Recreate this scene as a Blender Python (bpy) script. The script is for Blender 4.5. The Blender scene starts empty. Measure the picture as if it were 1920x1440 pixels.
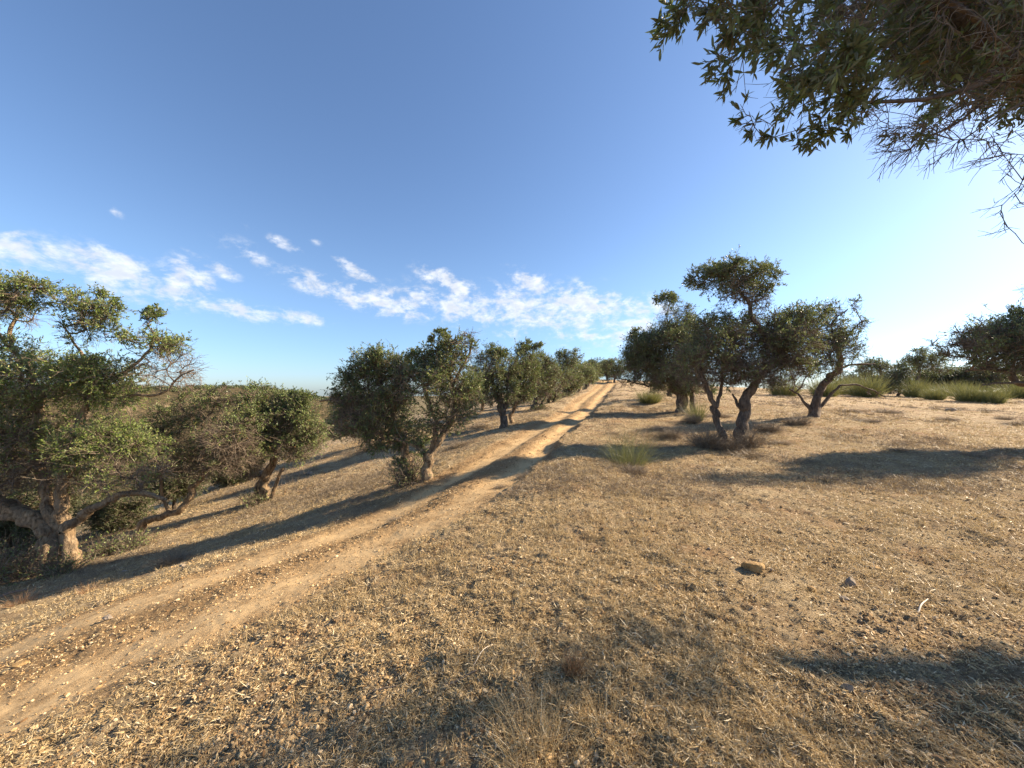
import bpy, math
import numpy as np
PI = math.pi
R = math.radians
# ------------------------------------------------------------------ camera, sky, sun, exposure
F, EYE, HV = 693.0, 1.6, 735.0            # lens in photo pixels, eye height, row of the level line
sc = bpy.context.scene
cam = bpy.data.cameras.new('camera'); camo = bpy.data.objects.new('camera', cam)
sc.collection.objects.link(camo); sc.camera = camo
cam.sensor_width = 36; cam.lens = 36*F/1920; cam.shift_y = (HV-720)/1920
cam.clip_start = 0.05; cam.clip_end = 6000
camo.location = (0, 0, EYE); camo.rotation_euler = (R(90), 0, 0)
SUN_AZ, SUN_EL = R(76), R(30)             # azimuth clockwise from +Y
S = (math.sin(SUN_AZ)*math.cos(SUN_EL), math.cos(SUN_AZ)*math.cos(SUN_EL), math.sin(SUN_EL))
sun = bpy.data.lights.new('sun', 'SUN'); suno = bpy.data.objects.new('sun', sun); sc.collection.objects.link(suno)
sun.energy = 5.0; sun.angle = R(0.6); sun.color = (1.0, 0.81, 0.58)
from mathutils import Vector
suno.rotation_euler = Vector((-S[0], -S[1], -S[2])).to_track_quat('-Z', 'Y').to_euler()
suno.location = (20, 6, 20)
sc.view_settings.view_transform = 'Standard'; sc.view_settings.look = 'None'
sc.view_settings.exposure = 1.38; sc.view_settings.gamma = 1.0
sc.render.engine = 'CYCLES'
sc.cycles.max_bounces = 6; sc.cycles.diffuse_bounces = 3; sc.cycles.transmission_bounces = 3; sc.cycles.transparent_max_bounces = 4
world = bpy.data.worlds.new('World'); sc.world = world; world.use_nodes = True

class NT:
    def __init__(s, tree): s.t = tree; s.n = tree.nodes; s.l = tree.links
    def node(s, typ, **kw):
        n = s.n.new(typ)
        for k, v in kw.items(): setattr(n, k, v)
        return n
    def put(s, sock, v):
        if isinstance(v, bpy.types.NodeSocket): s.l.new(v, sock)
        elif v is not None: sock.default_value = v
    def m(s, op, a, b=None, c=None, clamp=False):
        n = s.node('ShaderNodeMath', operation=op); n.use_clamp = clamp
        s.put(n.inputs[0], a)
        if b is not None: s.put(n.inputs[1], b)
        if c is not None: s.put(n.inputs[2], c)
        return n.outputs[0]
    def mix(s, f, a, b, mode='MIX'):
        n = s.node('ShaderNodeMix', data_type='RGBA', blend_type=mode)
        s.put(n.inputs['Factor'], f)
        for k, v in ((6, a), (7, b)):
            if isinstance(v, tuple) and len(v) == 3: v = v+(1,)
            s.put(n.inputs[k], v)
        return n.outputs[2]
    def noise(s, vec, scale, detail=4, rough=.55, dist=0):
        n = s.node('ShaderNodeTexNoise'); s.put(n.inputs['Vector'], vec)
        n.inputs['Scale'].default_value = scale; n.inputs['Detail'].default_value = detail
        n.inputs['Roughness'].default_value = rough; n.inputs['Distortion'].default_value = dist
        return n.outputs[0]
    def mr(s, v, a, b, c=0, d=1, smooth=True):
        n = s.node('ShaderNodeMapRange'); n.interpolation_type = 'SMOOTHSTEP' if smooth else 'LINEAR'
        s.put(n.inputs[0], v)
        for i, q in enumerate((a, b, c, d)): n.inputs[i+1].default_value = q
        return n.outputs[0]
    def mapping(s, vec, scale=(1,1,1), rot=(0,0,0), loc=(0,0,0)):
        n = s.node('ShaderNodeMapping'); s.put(n.inputs[0], vec)
        n.inputs['Scale'].default_value = scale; n.inputs['Rotation'].default_value = rot; n.inputs['Location'].default_value = loc
        return n.outputs[0]
    def attr(s, name):
        return s.node('ShaderNodeAttribute', attribute_name=name).outputs['Fac']

w = NT(world.node_tree); w.n.clear()
sky = w.node('ShaderNodeTexSky', sky_type='NISHITA'); sky.sun_disc = False
sky.sun_elevation = SUN_EL; sky.sun_rotation = SUN_AZ; sky.altitude = 200; sky.air_density = 1.0; sky.dust_density = 0.6; sky.ozone_density = 1.8
g = w.node('ShaderNodeTexCoord').outputs['Generated']
sep = w.node('ShaderNodeSeparateXYZ'); w.l.new(g, sep.inputs[0])
az = w.m('ARCTAN2', sep.outputs[0], sep.outputs[1]); el = w.m('ARCSINE', sep.outputs[2])
# patches of altocumulus: azimuth, elevation, half sizes, tilt (radians)
CL = []
for (u, v, ru, rv, t, a) in [(45,475,90,36,.3,1),(225,515,110,36,.38,1),(350,530,55,50,.45,.9),(415,508,36,13,.3,.75),(300,555,120,34,.2,.3),
        (440,580,100,16,.12,.85),(560,595,70,12,.1,.7),(475,480,70,20,.35,.42),(533,457,30,9,.25,.8),(452,418,25,8,.2,.4),(215,398,18,8,.4,.5),
        (668,510,42,11,.45,1),(620,540,90,20,.18,.8),(720,565,100,26,.15,.95),(840,530,60,18,.35,1),(850,575,110,30,.2,.85),
        (960,575,120,34,.12,.95),(1010,535,60,20,.4,.85),(1090,580,110,42,.15,1),(1200,590,60,34,0,.9),(1120,630,140,26,.1,.6),(980,625,90,18,.1,.45),
        (590,452,16,6,.3,.4),(-120,460,120,40,.2,1)]:
    A = math.atan((u-960)/F); c = math.cos(A)
    CL.append((A, math.atan((HV-v)/F*c), ru/F*c*c*1.1, rv/F*c*1.15, t, a))
mask = None
for (A, E, ra, re, t, a) in CL:
    dx = w.m('SUBTRACT', az, A); dy = w.m('SUBTRACT', el, E)
    ca, sa = math.cos(t), math.sin(t)
    p = w.m('DIVIDE', w.m('SUBTRACT', w.m('MULTIPLY', dx, ca), w.m('MULTIPLY', dy, sa)), ra)
    q = w.m('DIVIDE', w.m('ADD', w.m('MULTIPLY', dx, sa), w.m('MULTIPLY', dy, ca)), re)
    r2 = w.m('ADD', w.m('MULTIPLY', p, p), w.m('MULTIPLY', q, q))
    k = w.m('MULTIPLY', w.m('SUBTRACT', 1.35, w.m('SQRT', r2)), a)
    mask = k if mask is None else w.m('MAXIMUM', mask, k)
cv = w.node('ShaderNodeCombineXYZ'); w.l.new(az, cv.inputs[0]); w.l.new(w.m('MULTIPLY', el, 1.7), cv.inputs[1])
cn = w.noise(w.mapping(cv.outputs[0], (1, 1, 1), (0, 0, -.35)), 17, 9, .62, .35)
cn2 = w.noise(cv.outputs[0], 60, 5, .6)
dens = w.m('ADD', w.m('MULTIPLY', mask, .72), w.m('MULTIPLY', w.m('SUBTRACT', cn, .535), 2.9))
dens = w.m('ADD', dens, w.m('MULTIPLY', w.m('SUBTRACT', cn2, .5), 1.1))
cf = w.m('MULTIPLY', w.mr(dens, .0, .95), w.mr(mask, 0, .6))
cf = w.m('MULTIPLY', cf, .76)
skyc = w.mix(1.0, sky.outputs[0], (.88, .975, 1.1), 'MULTIPLY')
hz_ = w.mr(el, -.02, .3); skyc = w.mix(1.0, skyc, w.mix(hz_, (.74, .84, 1.04), (1., 1., 1.)), 'MULTIPLY')
cshade = w.mr(w.noise(w.mapping(cv.outputs[0], loc=(.01, -.02, 0)), 30, 5), .35, .7, .8, 1.05)
ccol = w.node('ShaderNodeVectorMath', operation='SCALE'); ccol.inputs[0].default_value = (6.1, 6.15, 6.3); w.l.new(cshade, ccol.inputs['Scale'])
skyc = w.mix(cf, skyc, ccol.outputs[0])
bg = w.node('ShaderNodeBackground'); w.l.new(skyc, bg.inputs[0]); bg.inputs[1].default_value = 0.074
wo = w.node('ShaderNodeOutputWorld'); w.l.new(bg.outputs[0], wo.inputs[0])

# ------------------------------------------------------------------ helpers
COL = sc.collection
rng0 = np.random.default_rng(7)
TAB = np.random.default_rng(3).random((64, 64, 64)).astype(np.float32)
def vnoise(p):                                            # trilinear value noise, p (n,3)
    i = np.floor(p).astype(int); f = p-i; f = f*f*(3-2*f); i0 = i & 63; i1 = (i+1) & 63
    x0, y0, z0 = i0.T; x1, y1, z1 = i1.T; fx, fy, fz = f.T
    c = lambda a, b, d: TAB[a, b, d]
    return ((c(x0,y0,z0)*(1-fx)+c(x1,y0,z0)*fx)*(1-fy)+(c(x0,y1,z0)*(1-fx)+c(x1,y1,z0)*fx)*fy)*(1-fz) + \
           ((c(x0,y0,z1)*(1-fx)+c(x1,y0,z1)*fx)*(1-fy)+(c(x0,y1,z1)*(1-fx)+c(x1,y1,z1)*fx)*fy)*fz
def fbm(p, o=3):
    s = 0; a = 1; t = 0
    for k in range(o): s = s+a*vnoise(p*2**k+k*17.3); t += a; a *= .5
    return s/t
def unit(v): return v/(np.linalg.norm(v, axis=-1, keepdims=True)+1e-9)
def sst(a, b, x): t = np.clip((x-a)/(b-a), 0, 1); return t*t*(3-2*t)

def make(name, V, faces, mat, parent=None, attrs=None, smooth=False, loc=None):
    """faces: list of (n,k) index arrays. One mesh object; vertices relative to loc / the parent's place."""
    V = np.asarray(V, np.float32).reshape(-1, 3)
    off = np.array(parent.location if parent is not None else (loc if loc is not None else (0, 0, 0)), np.float32)
    me = bpy.data.meshes.new(name); V = V-off
    me.vertices.add(len(V)); me.vertices.foreach_set('co', V.ravel())
    fl = [np.asarray(f, np.int32) for f in faces if len(f)]
    tot = sum(f.size for f in fl); nf = sum(len(f) for f in fl)
    me.loops.add(tot); me.loops.foreach_set('vertex_index', np.concatenate([f.ravel() for f in fl]))
    sizes = np.concatenate([np.full(len(f), f.shape[1], np.int32) for f in fl])
    st = np.r_[0, np.cumsum(sizes)[:-1]].astype(np.int32)
    me.polygons.add(nf); me.polygons.foreach_set('loop_start', st); me.polygons.foreach_set('loop_total', sizes)
    me.polygons.foreach_set('use_smooth', np.full(nf, smooth))
    for k, a in (attrs or {}).items():
        at = me.attributes.new(k, 'FLOAT', 'POINT'); at.data.foreach_set('value', np.asarray(a, np.float32))
    me.update(calc_edges=True); me.validate()
    me.materials.append(mat)
    o = bpy.data.objects.new(name, me); COL.objects.link(o)
    if parent is not None: o.parent = parent
    elif loc is not None: o.location = loc
    return o
def tag(o, label=None, cat=None, group=None, kind=None):
    if label: o['label'] = label
    if cat: o['category'] = cat
    if group: o['group'] = group
    if kind: o['kind'] = kind
    return o
def thing(name, loc, label, cat, group=None):
    o = bpy.data.objects.new(name, None); COL.objects.link(o); o.location = [float(c) for c in loc]; o.empty_display_size = .2
    return tag(o, label, cat, group)
class Geo:                                                # collects vertex/face arrays
    def __init__(s): s.V = []; s.Q = []; s.T = []; s.A = []; s.n = 0
    def add(s, V, Q=None, T=None, a=0.5):
        V = V.reshape(-1, 3); s.V.append(V); s.A.append(np.broadcast_to(np.asarray(a, np.float32), (len(V),)))
        if Q is not None and len(Q): s.Q.append(np.asarray(Q)+s.n)
        if T is not None and len(T): s.T.append(np.asarray(T)+s.n)
        s.n += len(V)
    def build(s, name, mat, parent=None, smooth=False, loc=None):
        fs = []
        if s.Q: fs.append(np.concatenate(s.Q))
        if s.T: fs.append(np.concatenate(s.T))
        return make(name, np.concatenate(s.V), fs, mat, parent, {'rnd': np.concatenate(s.A)}, smooth, loc)

def strands(G, P, r0, r1, sides, a):
    """P (n,k,3) curves swept into thin tubes, r0->r1 (arrays)."""
    n, k, _ = P.shape
    if n == 0: return
    D = unit(P[:, -1]-P[:, 0]); ref = np.where(np.abs(D[:, 2:3]) > .9, [[1., 0, 0]], [[0, 0, 1.]])
    X = unit(np.cross(D, ref)); Y = np.cross(D, X)
    t = np.linspace(0, 1, k)[None, :, None]
    r = (np.asarray(r0).reshape(-1, 1, 1)*(1-t)+np.asarray(r1).reshape(-1, 1, 1)*t)[..., None]
    an = np.arange(sides)*2*PI/sides
    ring = X[:, None, None]*np.cos(an)[None, None, :, None]+Y[:, None, None]*np.sin(an)[None, None, :, None]
    V = P[:, :, None]+ring*r.reshape(r.shape[0], k, 1, 1)
    i = np.arange(n)[:, None, None]*k*sides; j = np.arange(k-1)[None, :, None]*sides; s = np.arange(sides)[None, None]
    s2 = (s+1) % sides
    Q = np.stack([i+j+s, i+j+s2, i+j+sides+s2, i+j+sides+s], -1).reshape(-1, 4)
    G.add(V, Q, a=np.repeat(np.broadcast_to(a, (n,)), k*sides))
def ribbons(G, P, wd, a, rng):
    """flat blades: P (n,k,3), half width wd (n,) tapering to the tip."""
    n, k, _ = P.shape
    D = unit(P[:, -1]-P[:, 0]); X = unit(np.cross(D, rng.normal(size=(n, 3))))
    t = np.linspace(0, 1, k); tap = (1-.85*t**1.5)[None, :, None]*np.asarray(wd).reshape(-1, 1, 1)
    V = np.stack([P-X[:, None]*tap, P+X[:, None]*tap], 2)
    i = np.arange(n)[:, None]*k*2; j = np.arange(k-1)[None]*2
    Q = np.stack([i+j, i+j+1, i+j+3, i+j+2], -1).reshape(-1, 4)
    G.add(V, Q, a=np.repeat(np.broadcast_to(a, (n,)), k*2))
def curves(rng, P0, D, L, k=4, curl=.35, lift=0.0):
    n = len(P0); pts = [P0]; d = unit(D); p = P0
    for i in range(k-1):
        d = unit(d+rng.normal(size=(n, 3))*curl+np.array([0, 0, lift]))
        p = p+d*(L/(k-1))[:, None]; pts.append(p)
    return np.stack(pts, 1)
def leaves(G, rng, P, D, ln, wd, a, shaped=False):
    n = len(P)
    if n == 0: return
    N = unit(np.array([.35, .1, 1.0])+rng.normal(size=(n, 3))*.75); X = unit(np.cross(D, N)); N2 = np.cross(X, D)
    l = ln[:, None]; h = wd[:, None]
    if shaped:
        V = np.stack([P, P+D*l*.3+X*h, P+D*l*.68+X*h*.85+N2*l*-.02, P+D*l-N2*l*.08, P+D*l*.68-X*h*.85+N2*l*-.02, P+D*l*.3-X*h], 1)
        i = np.arange(n)[:, None]*6
        G.add(V, np.concatenate([i+np.array([[0, 1, 2, 5]]), i+np.array([[5, 2, 3, 4]])]), a=np.repeat(a, 6))
    else:
        V = np.stack([P, P+D*l*.45+X*h, P+D*l, P+D*l*.45-X*h], 1)
        G.add(V, np.arange(n*4).reshape(-1, 4), a=np.repeat(a, 4))

def px(u, v, d): return np.array([(u-960)/F*d, d, EYE-(v-HV)/F*d])

# ------------------------------------------------------------------ materials
def newmat(name):
    m = bpy.data.materials.new(name); m.use_nodes = True; t = NT(m.node_tree); t.n.clear()
    return m, t
def finish(t, shader, disp=None):
    o = t.node('ShaderNodeOutputMaterial'); t.l.new(shader, o.inputs[0])
def principled(t, col, rough=.8, bump=None, spec=.3):
    p = t.node('ShaderNodeBsdfPrincipled'); t.put(p.inputs['Base Color'], col+(1,) if isinstance(col, tuple) else col)
    t.put(p.inputs['Roughness'], rough); p.inputs['Specular IOR Level'].default_value = spec
    if bump is not None: t.l.new(bump, p.inputs['Normal'])
    return p.outputs[0]
def bump(t, hgt, dist, strength=1.0):
    b = t.node('ShaderNodeBump'); t.put(b.inputs['Height'], hgt); b.inputs['Distance'].default_value = dist; b.inputs['Strength'].default_value = strength
    return b.outputs[0]
def ramp(t, fac, stops):
    r = t.node('ShaderNodeValToRGB'); t.put(r.inputs[0], fac); e = r.color_ramp.elements
    while len(e) < len(stops): e.new(.5)
    for i, (p, c) in enumerate(stops): e[i].position = p; e[i].color = c+(1,)
    return r.outputs[0]
def leafmat(name, stops, back, trans=.35, tcol=None):
    m, t = newmat(name); c = ramp(t, t.attr('rnd'), stops)
    geo = t.node('ShaderNodeNewGeometry'); c2 = t.mix(geo.outputs['Backfacing'], c, back)
    p = principled(t, c2, .48, spec=.35)
    tr = t.node('ShaderNodeBsdfTranslucent'); t.l.new(t.mix(.6, c, tcol or (.16, .2, .04)), tr.inputs[0])
    mx = t.node('ShaderNodeMixShader'); mx.inputs[0].default_value = trans
    t.l.new(p, mx.inputs[1]); t.l.new(tr.outputs[0], mx.inputs[2]); finish(t, mx.outputs[0]); return m
M = {}
M['leaf'] = leafmat('olive_leaf', [(0, (.07, .1, .028)), (.35, (.14, .195, .055)), (.7, (.26, .32, .11)), (.93, (.28, .25, .1)), (1, (.36, .19, .06))], (.15, .16, .1), .28)
M['leafgreen'] = leafmat('olive_leaf_fresh', [(0, (.08, .13, .026)), (.4, (.16, .23, .05)), (.75, (.28, .33, .09)), (1, (.32, .28, .1))], (.22, .24, .13))
M['broom'] = leafmat('broom_green', [(0, (.1, .095, .045)), (.5, (.25, .24, .09)), (1, (.42, .37, .17))], (.18, .19, .07), .25, (.19, .21, .05))
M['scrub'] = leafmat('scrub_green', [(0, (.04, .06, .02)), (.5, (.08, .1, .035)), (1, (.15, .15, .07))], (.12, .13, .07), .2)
M['straw'] = leafmat('dry_straw', [(0, (.1, .065, .03)), (.4, (.39, .31, .175)), (.75, (.7, .565, .34)), (1, (.92, .81, .56))], (.48, .35, .17), .25, (.5, .38, .2))
M['greytuft'] = leafmat('grey_dry_stems', [(0, (.13, .1, .07)), (.5, (.24, .19, .13)), (1, (.38, .31, .21))], (.24, .19, .13), .15, (.3, .22, .12))
M['rusttuft'] = leafmat('rusty_dry_stems', [(0, (.16, .08, .04)), (.5, (.3, .17, .08)), (1, (.42, .28, .14))], (.28, .17, .09), .15, (.3, .2, .1))
m, t = newmat('twig'); c = ramp(t, t.attr('rnd'), [(0, (.075, .055, .04)), (.5, (.17, .13, .095)), (.85, (.27, .215, .15)), (1, (.4, .33, .24))])
finish(t, principled(t, c, .85)); M['twig'] = m
m, t = newmat('olive_bark'); co = t.node('ShaderNodeTexCoord').outputs['Object']
n1 = t.noise(t.mapping(co, (1, 1, .35)), 14, 6, .65, .5); n2 = t.noise(co, 3.5, 4)
c = ramp(t, n1, [(.34, (.07, .045, .026)), (.48, (.25, .17, .095)), (.64, (.44, .32, .19))])
c = t.mix(t.mr(n2, .42, .65), c, t.mix(.5, c, (.2, .165, .12)))
finish(t, principled(t, c, .9, bump(t, t.m('ADD', n1, t.m('MULTIPLY', t.noise(co, 60, 4), .3)), .07, 1))); M['bark'] = m
m, t = newmat('shaded_bark'); co = t.node('ShaderNodeTexCoord').outputs['Object']  # darker copy of the olive bark; shade on backlit trunks put into the colour
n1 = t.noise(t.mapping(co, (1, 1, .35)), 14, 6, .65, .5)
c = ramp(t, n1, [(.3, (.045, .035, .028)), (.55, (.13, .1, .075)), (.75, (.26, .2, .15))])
finish(t, principled(t, c, .9, bump(t, n1, .03, 1))); M['shadebark'] = m
def rockmat(name, a, b):
    m, t = newmat(name); co = t.node('ShaderNodeTexCoord').outputs['Object']
    n = t.noise(co, 14, 8, .65); c = ramp(t, n, [(.3, a), (.7, b)])
    finish(t, principled(t, c, .9, bump(t, t.noise(co, 60, 6, .7), .012, 1))); return m
M['rock'] = rockmat('ochre_rock', (.2, .12, .045), (.46, .31, .14))
M['greyrock'] = rockmat('grey_rock', (.16, .13, .1), (.38, .31, .23))
m, t = newmat('pebble'); c = ramp(t, t.attr('rnd'), [(0, (.16, .09, .04)), (.4, (.34, .22, .1)), (.8, (.52, .37, .19)), (1, (.68, .53, .33))])
finish(t, principled(t, c, .9)); M['pebble'] = m
m, t = newmat('bleached_wood'); finish(t, principled(t, (.75, .66, .52), .8)); M['bleach'] = m
m, t = newmat('white_wall'); finish(t, principled(t, (.75, .7, .66), .8)); M['white'] = m
m, t = newmat('roof_tile'); finish(t, principled(t, (.4, .2, .13), .8)); M['tile'] = m
m, t = newmat('galvanised'); finish(t, principled(t, (.35, .36, .38), .5)); M['steel'] = m

m, t = newmat('earth'); co = t.node('ShaderNodeTexCoord').outputs['Object']
rut = t.attr('rut'); road = t.attr('road'); 
nA = t.noise(co, .55, 5, .6); nB = t.noise(co, 4.0, 6, .65); nC = t.noise(co, 34, 6, .75); nD = t.noise(t.mapping(co, (1, 3.2, 1), (0, 0, .5)), 48, 4, .7, 1.2)
nE = t.noise(co, 1.6, 5, .6)
soil = ramp(t, nC, [(.33, (.11, .07, .036)), (.5, (.35, .24, .135)), (.68, (.6, .45, .28))])
strawc = ramp(t, nD, [(.33, (.13, .095, .055)), (.5, (.45, .345, .205)), (.68, (.78, .64, .42))])
f = t.mr(t.m('ADD', t.m('MULTIPLY', nE, .55), t.m('MULTIPLY', nB, .45)), .4, .58)
col = t.mix(f, soil, strawc)
col = t.mix(t.m('MULTIPLY', t.mr(nA, .5, .68), .5), col, (.29, .225, .14))
col = t.mix(t.m('MULTIPLY', t.mr(t.noise(co, .9, 4, .5), .55, .72), .5), col, (.36, .2, .1))
col = t.mix(t.m('MULTIPLY', t.attr('scrub'), t.mr(t.noise(co, .5, 6, .7), .3, .55)), col, t.mix(nC, (.05, .05, .022), (.16, .13, .065)))
roadc = ramp(t, nC, [(.25, (.17, .1, .05)), (.5, (.37, .24, .12)), (.75, (.55, .385, .205))])
col = t.mix(t.m('MULTIPLY', road, .92), col, roadc)
sand = ramp(t, t.noise(co, 90, 4, .7), [(.3, (.43, .29, .14)), (.7, (.63, .455, .24))])
rf = t.m('MULTIPLY', rut, t.mr(t.m('ADD', t.m('MULTIPLY', nB, .5), t.m('MULTIPLY', nE, .5)), .36, .56, .25, 1.0), clamp=True)
col = t.mix(rf, col, sand)
hh = t.m('ADD', t.m('MULTIPLY', nC, 1.0), t.m('ADD', t.m('MULTIPLY', nD, .8), t.m('MULTIPLY', nB, 1.6)))
bs = t.node('ShaderNodeBump'); t.put(bs.inputs['Height'], hh); bs.inputs['Distance'].default_value = .055
t.put(bs.inputs['Strength'], t.m('SUBTRACT', 1.0, t.m('MULTIPLY', rf, .75)))
finish(t, principled(t, col, .95, bs.outputs[0], .15)); M['earth'] = m
m, t = newmat('hillside'); co = t.node('ShaderNodeTexCoord').outputs['Object']
n = t.noise(co, .35, 6, .7); n2 = t.noise(co, .03, 5)
c = ramp(t, n, [(.35, (.04, .042, .02)), (.54, (.1, .078, .04)), (.7, (.22, .16, .09))])
c = t.mix(t.mr(n2, .6, .68), c, (.36, .27, .17))
finish(t, principled(t, c, .95, bump(t, n, 1.5, 1), .1)); M['hill'] = m

# ------------------------------------------------------------------ terrain
CP = [(960,1440,1.57),(0,1440,2.16),(1920,1440,1.47),(1920,1100,2.95),(1920,900,6.5),(1500,1000,4.15),(960,1100,3.05),
(1250,950,5.1),(0,1230,4.05),(250,1130,4.6),(500,1045,5.6),(740,965,6.9),(900,930,6.6),(700,1100,3.7),(400,1170,3.5),
(0,1100,8.0),(90,1070,8.8),(330,1045,8.0),(260,1010,10.8),(490,940,12.3),(790,905,9.3),(945,805,17),(1005,765,26),(1045,748,34),
(1100,728,50),(1135,712,66),(1060,800,14.5),(1000,850,10.2),(1105,765,24),(1370,835,10.5),(1280,772,18),(1520,782,15),(1215,750,22),(1180,880,8),
(1600,736,42),(1900,736,42),(1750,760,22),(1900,800,14),(600,832,25),(690,848,17),(905,772,27),(1300,722,60)]
PT = [((u-960)/F*d, d, EYE-(v-HV)/F*d) for u, v, d in CP]
PT += [(-30,10,-8.5),(-30,30,-9.5),(-30,-10,-7),(-60,20,-18),(-60,70,-19),(-30,60,-8),(-12,50,-3),(-60,-60,-15),(0,-8,0.1),(8,-8,.4),(-8,-5,-1.9),(0,-60,0),(60,-60,1),(30,0,.6),(70,20,1.2),(60,60,1.8),(0,90,1.5),(60,100,0),(-40,100,-9)]
PT = np.array(PT)
def tps(r2): return np.where(r2 > 1e-12, .5*r2*np.log(r2+1e-12), 0)
n_ = len(PT); K_ = tps(((PT[:, None, :2]-PT[None, :, :2])**2).sum(-1))+.05*np.eye(n_); Q_ = np.c_[np.ones(n_), PT[:, :2]]
W_ = np.linalg.solve(np.block([[K_, Q_], [Q_.T, np.zeros((3, 3))]]), np.r_[PT[:, 2], 0, 0, 0])
# wheel ruts of the track, world x, y
RL = np.array([(-9.5,1.0),(-7.4,2.6),(-5.9,3.9),(-4.7,4.75),(-3.6,5.6),(-2.85,6.4),(-2.1,7.4),(-1.5,8.6),(-.93,9.8),(0,11.7),(1.45,15.6),(3.0,20.5),(4.6,25.8),(7.5,35.2),(12.9,53),(17,66),(22,82)])
RR = np.array([(-7.8,-.9),(-6,.6),(-4.7,1.75),(-3.9,2.6),(-3.15,3.35),(-2.5,4.1),(-1.8,4.9),(-1.05,5.85),(-.45,6.9),(.05,8.25),(.8,10.6),(2.1,14.2),(3.6,18.8),(6.1,26.6),(9.2,36.5),(14.4,53),(18.6,66),(23.6,82)])
def smooth_line(Pn, n=160):
    s = np.r_[0, np.cumsum(np.linalg.norm(np.diff(Pn, axis=0), axis=1))]; ss = np.linspace(0, s[-1], n)
    q = np.stack([np.interp(ss, s, Pn[:, k]) for k in range(2)], 1)
    for _ in range(2): q[1:-1] = (q[:-2]+2*q[1:-1]+q[2:])/4
    return q
RL = smooth_line(RL); RR = smooth_line(RR)
def sdist(x, y, L):                                        # signed distance (+ on the right of travel)
    best = np.full(x.shape, 1e9); sg = np.zeros(x.shape)
    for a, b in zip(L[:-1], L[1:]):
        d = b-a; t_ = np.clip(((x-a[0])*d[0]+(y-a[1])*d[1])/(d@d), 0, 1)
        ex = x-a[0]-t_*d[0]; ey = y-a[1]-t_*d[1]; q = ex*ex+ey*ey
        m_ = q < best; best[m_] = q[m_]; sg[m_] = np.sign(ex*d[1]-ey*d[0])[m_]
    return np.sqrt(best)*np.where(sg == 0, 1, sg)
def base_h(x, y):
    o = np.empty_like(x)
    for i in range(0, len(x), 40000):
        a = x[i:i+40000]; b = y[i:i+40000]
        o[i:i+40000] = tps((a[:, None]-PT[:, 0])**2+(b[:, None]-PT[:, 1])**2)@W_[:n_]+W_[-3]+W_[-2]*a+W_[-1]*b
    r = np.hypot(x, y); k = sst(85, 150, r)
    return np.where(r > 300, 0, o)*(1-k)+k*(-7-24*sst(10, -90, x)-14*sst(150, 600, r))
def height(x, y, full=False):
    x = np.asarray(x, float); y = np.asarray(y, float); sh = x.shape; x = x.ravel(); y = y.ravel()
    z = base_h(x, y); rut = np.zeros(len(x)); road = np.zeros(len(x)); r = np.hypot(x, y)
    near = np.where((r < 95) & (y > -3) & (x > -12))[0]
    dl = np.full(len(x), 9.); dr = np.full(len(x), 9.)
    if len(near):
        dl[near] = sdist(x[near], y[near], RL); dr[near] = sdist(x[near], y[near], RR)
    p2 = np.c_[x, y, 0*x]
    wob = (vnoise(p2*.7+5)-.5)*.22+(vnoise(p2*2.1+9)-.5)*.16+(vnoise(p2*7+2)-.5)*.08
    sec = sst(6, 9, y)                                     # farther up, the ruts are cut deeper and narrower
    wl = .2+.06*vnoise(p2*.8+3)+.15*(1-sec); rl = 1-sst(wl*.3, wl*2.3, np.abs(dl+wob)); rr = 1-sst(wl*.3, wl*2.3, np.abs(dr+wob*.8))
    z = z-(rl*(.018+.05*sec)+rr*(.018+.075*sec))
    bank = sst(.42, .62, dr+wob*1.2)*(1-sst(1.3, 3.0, dr))*sst(5.2, 7.5, y)
    z = z+bank*(.10+.09*vnoise(p2*.6+1))*(1-sst(45, 60, y))
    lb = sst(.5, 1.0, -dl+wob)*(1-sst(1.4, 3.5, -dl))*sst(8, 12, y); z = z+lb*.09
    mid = (1-sst(.15, .5, np.abs((dl-(-dr))/2)))*(dl > 0)*(dr < 0); z = z+mid*(.012+.025*sec)
    rut = np.maximum(rl, rr)
    road = (1-sst(.45, .75, dr+wob))*(1-sst(.6, 1.05, -dl+wob))
    amp = (1-.75*rut)
    fade = 1-sst(12, 40, r)
    lump = (fbm(p2*1.1+2)-.5)*.10+(fbm(p2*5+4)-.5)*.045*amp
    m_ = r < 25
    fine = np.zeros(len(x)); q = p2[m_]; fb = fbm(q*9+3, 2); fine[m_] = (fbm(q*17, 3)-.5)*.05+(np.abs(vnoise(q*34+7)-.5))*.03*.65*sst(.35, .6, fb)+(fb-.5)*.012
    z = z+lump*(.4+.6*fade)+fine*amp*fade
    z = z.reshape(sh)
    return (z, rut.reshape(sh), road.reshape(sh)) if full else z
def gz(x, y): return float(height(np.array([x]), np.array([y]))[0])

rad = np.r_[np.geomspace(.35, 110, 940), np.geomspace(115, 4500, 50)]
ang = np.r_[np.linspace(-72, 72, 600), np.linspace(74, 286, 90)[:-1]]; ang = R(1)*ang
RA, AN = np.meshgrid(rad, ang, indexing='ij'); X = RA*np.sin(AN); Y = RA*np.cos(AN)
Z, RUT, ROAD = height(X, Y, True)
nr, na = X.shape
V = np.c_[X.ravel(), Y.ravel(), Z.ravel()]; V = np.r_[V, [[0, 0, gz(0, 0)]]]
i = np.arange(nr-1)[:, None]*na; j = np.arange(na)[None]; j2 = (j+1) % na
Qd = np.stack([i+j, i+j2, i+na+j2, i+na+j], -1).reshape(-1, 4)[:, ::-1]
tri = np.c_[np.arange(na), np.full(na, nr*na), (np.arange(na)+1) % na]
FAR = sst(-14, -24, V[:, 0]+V[:, 1]*.12)*sst(-60, -5, V[:, 1]); RUT = np.r_[RUT.ravel(), 0]; ROAD = np.r_[ROAD.ravel(), 0]
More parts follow.
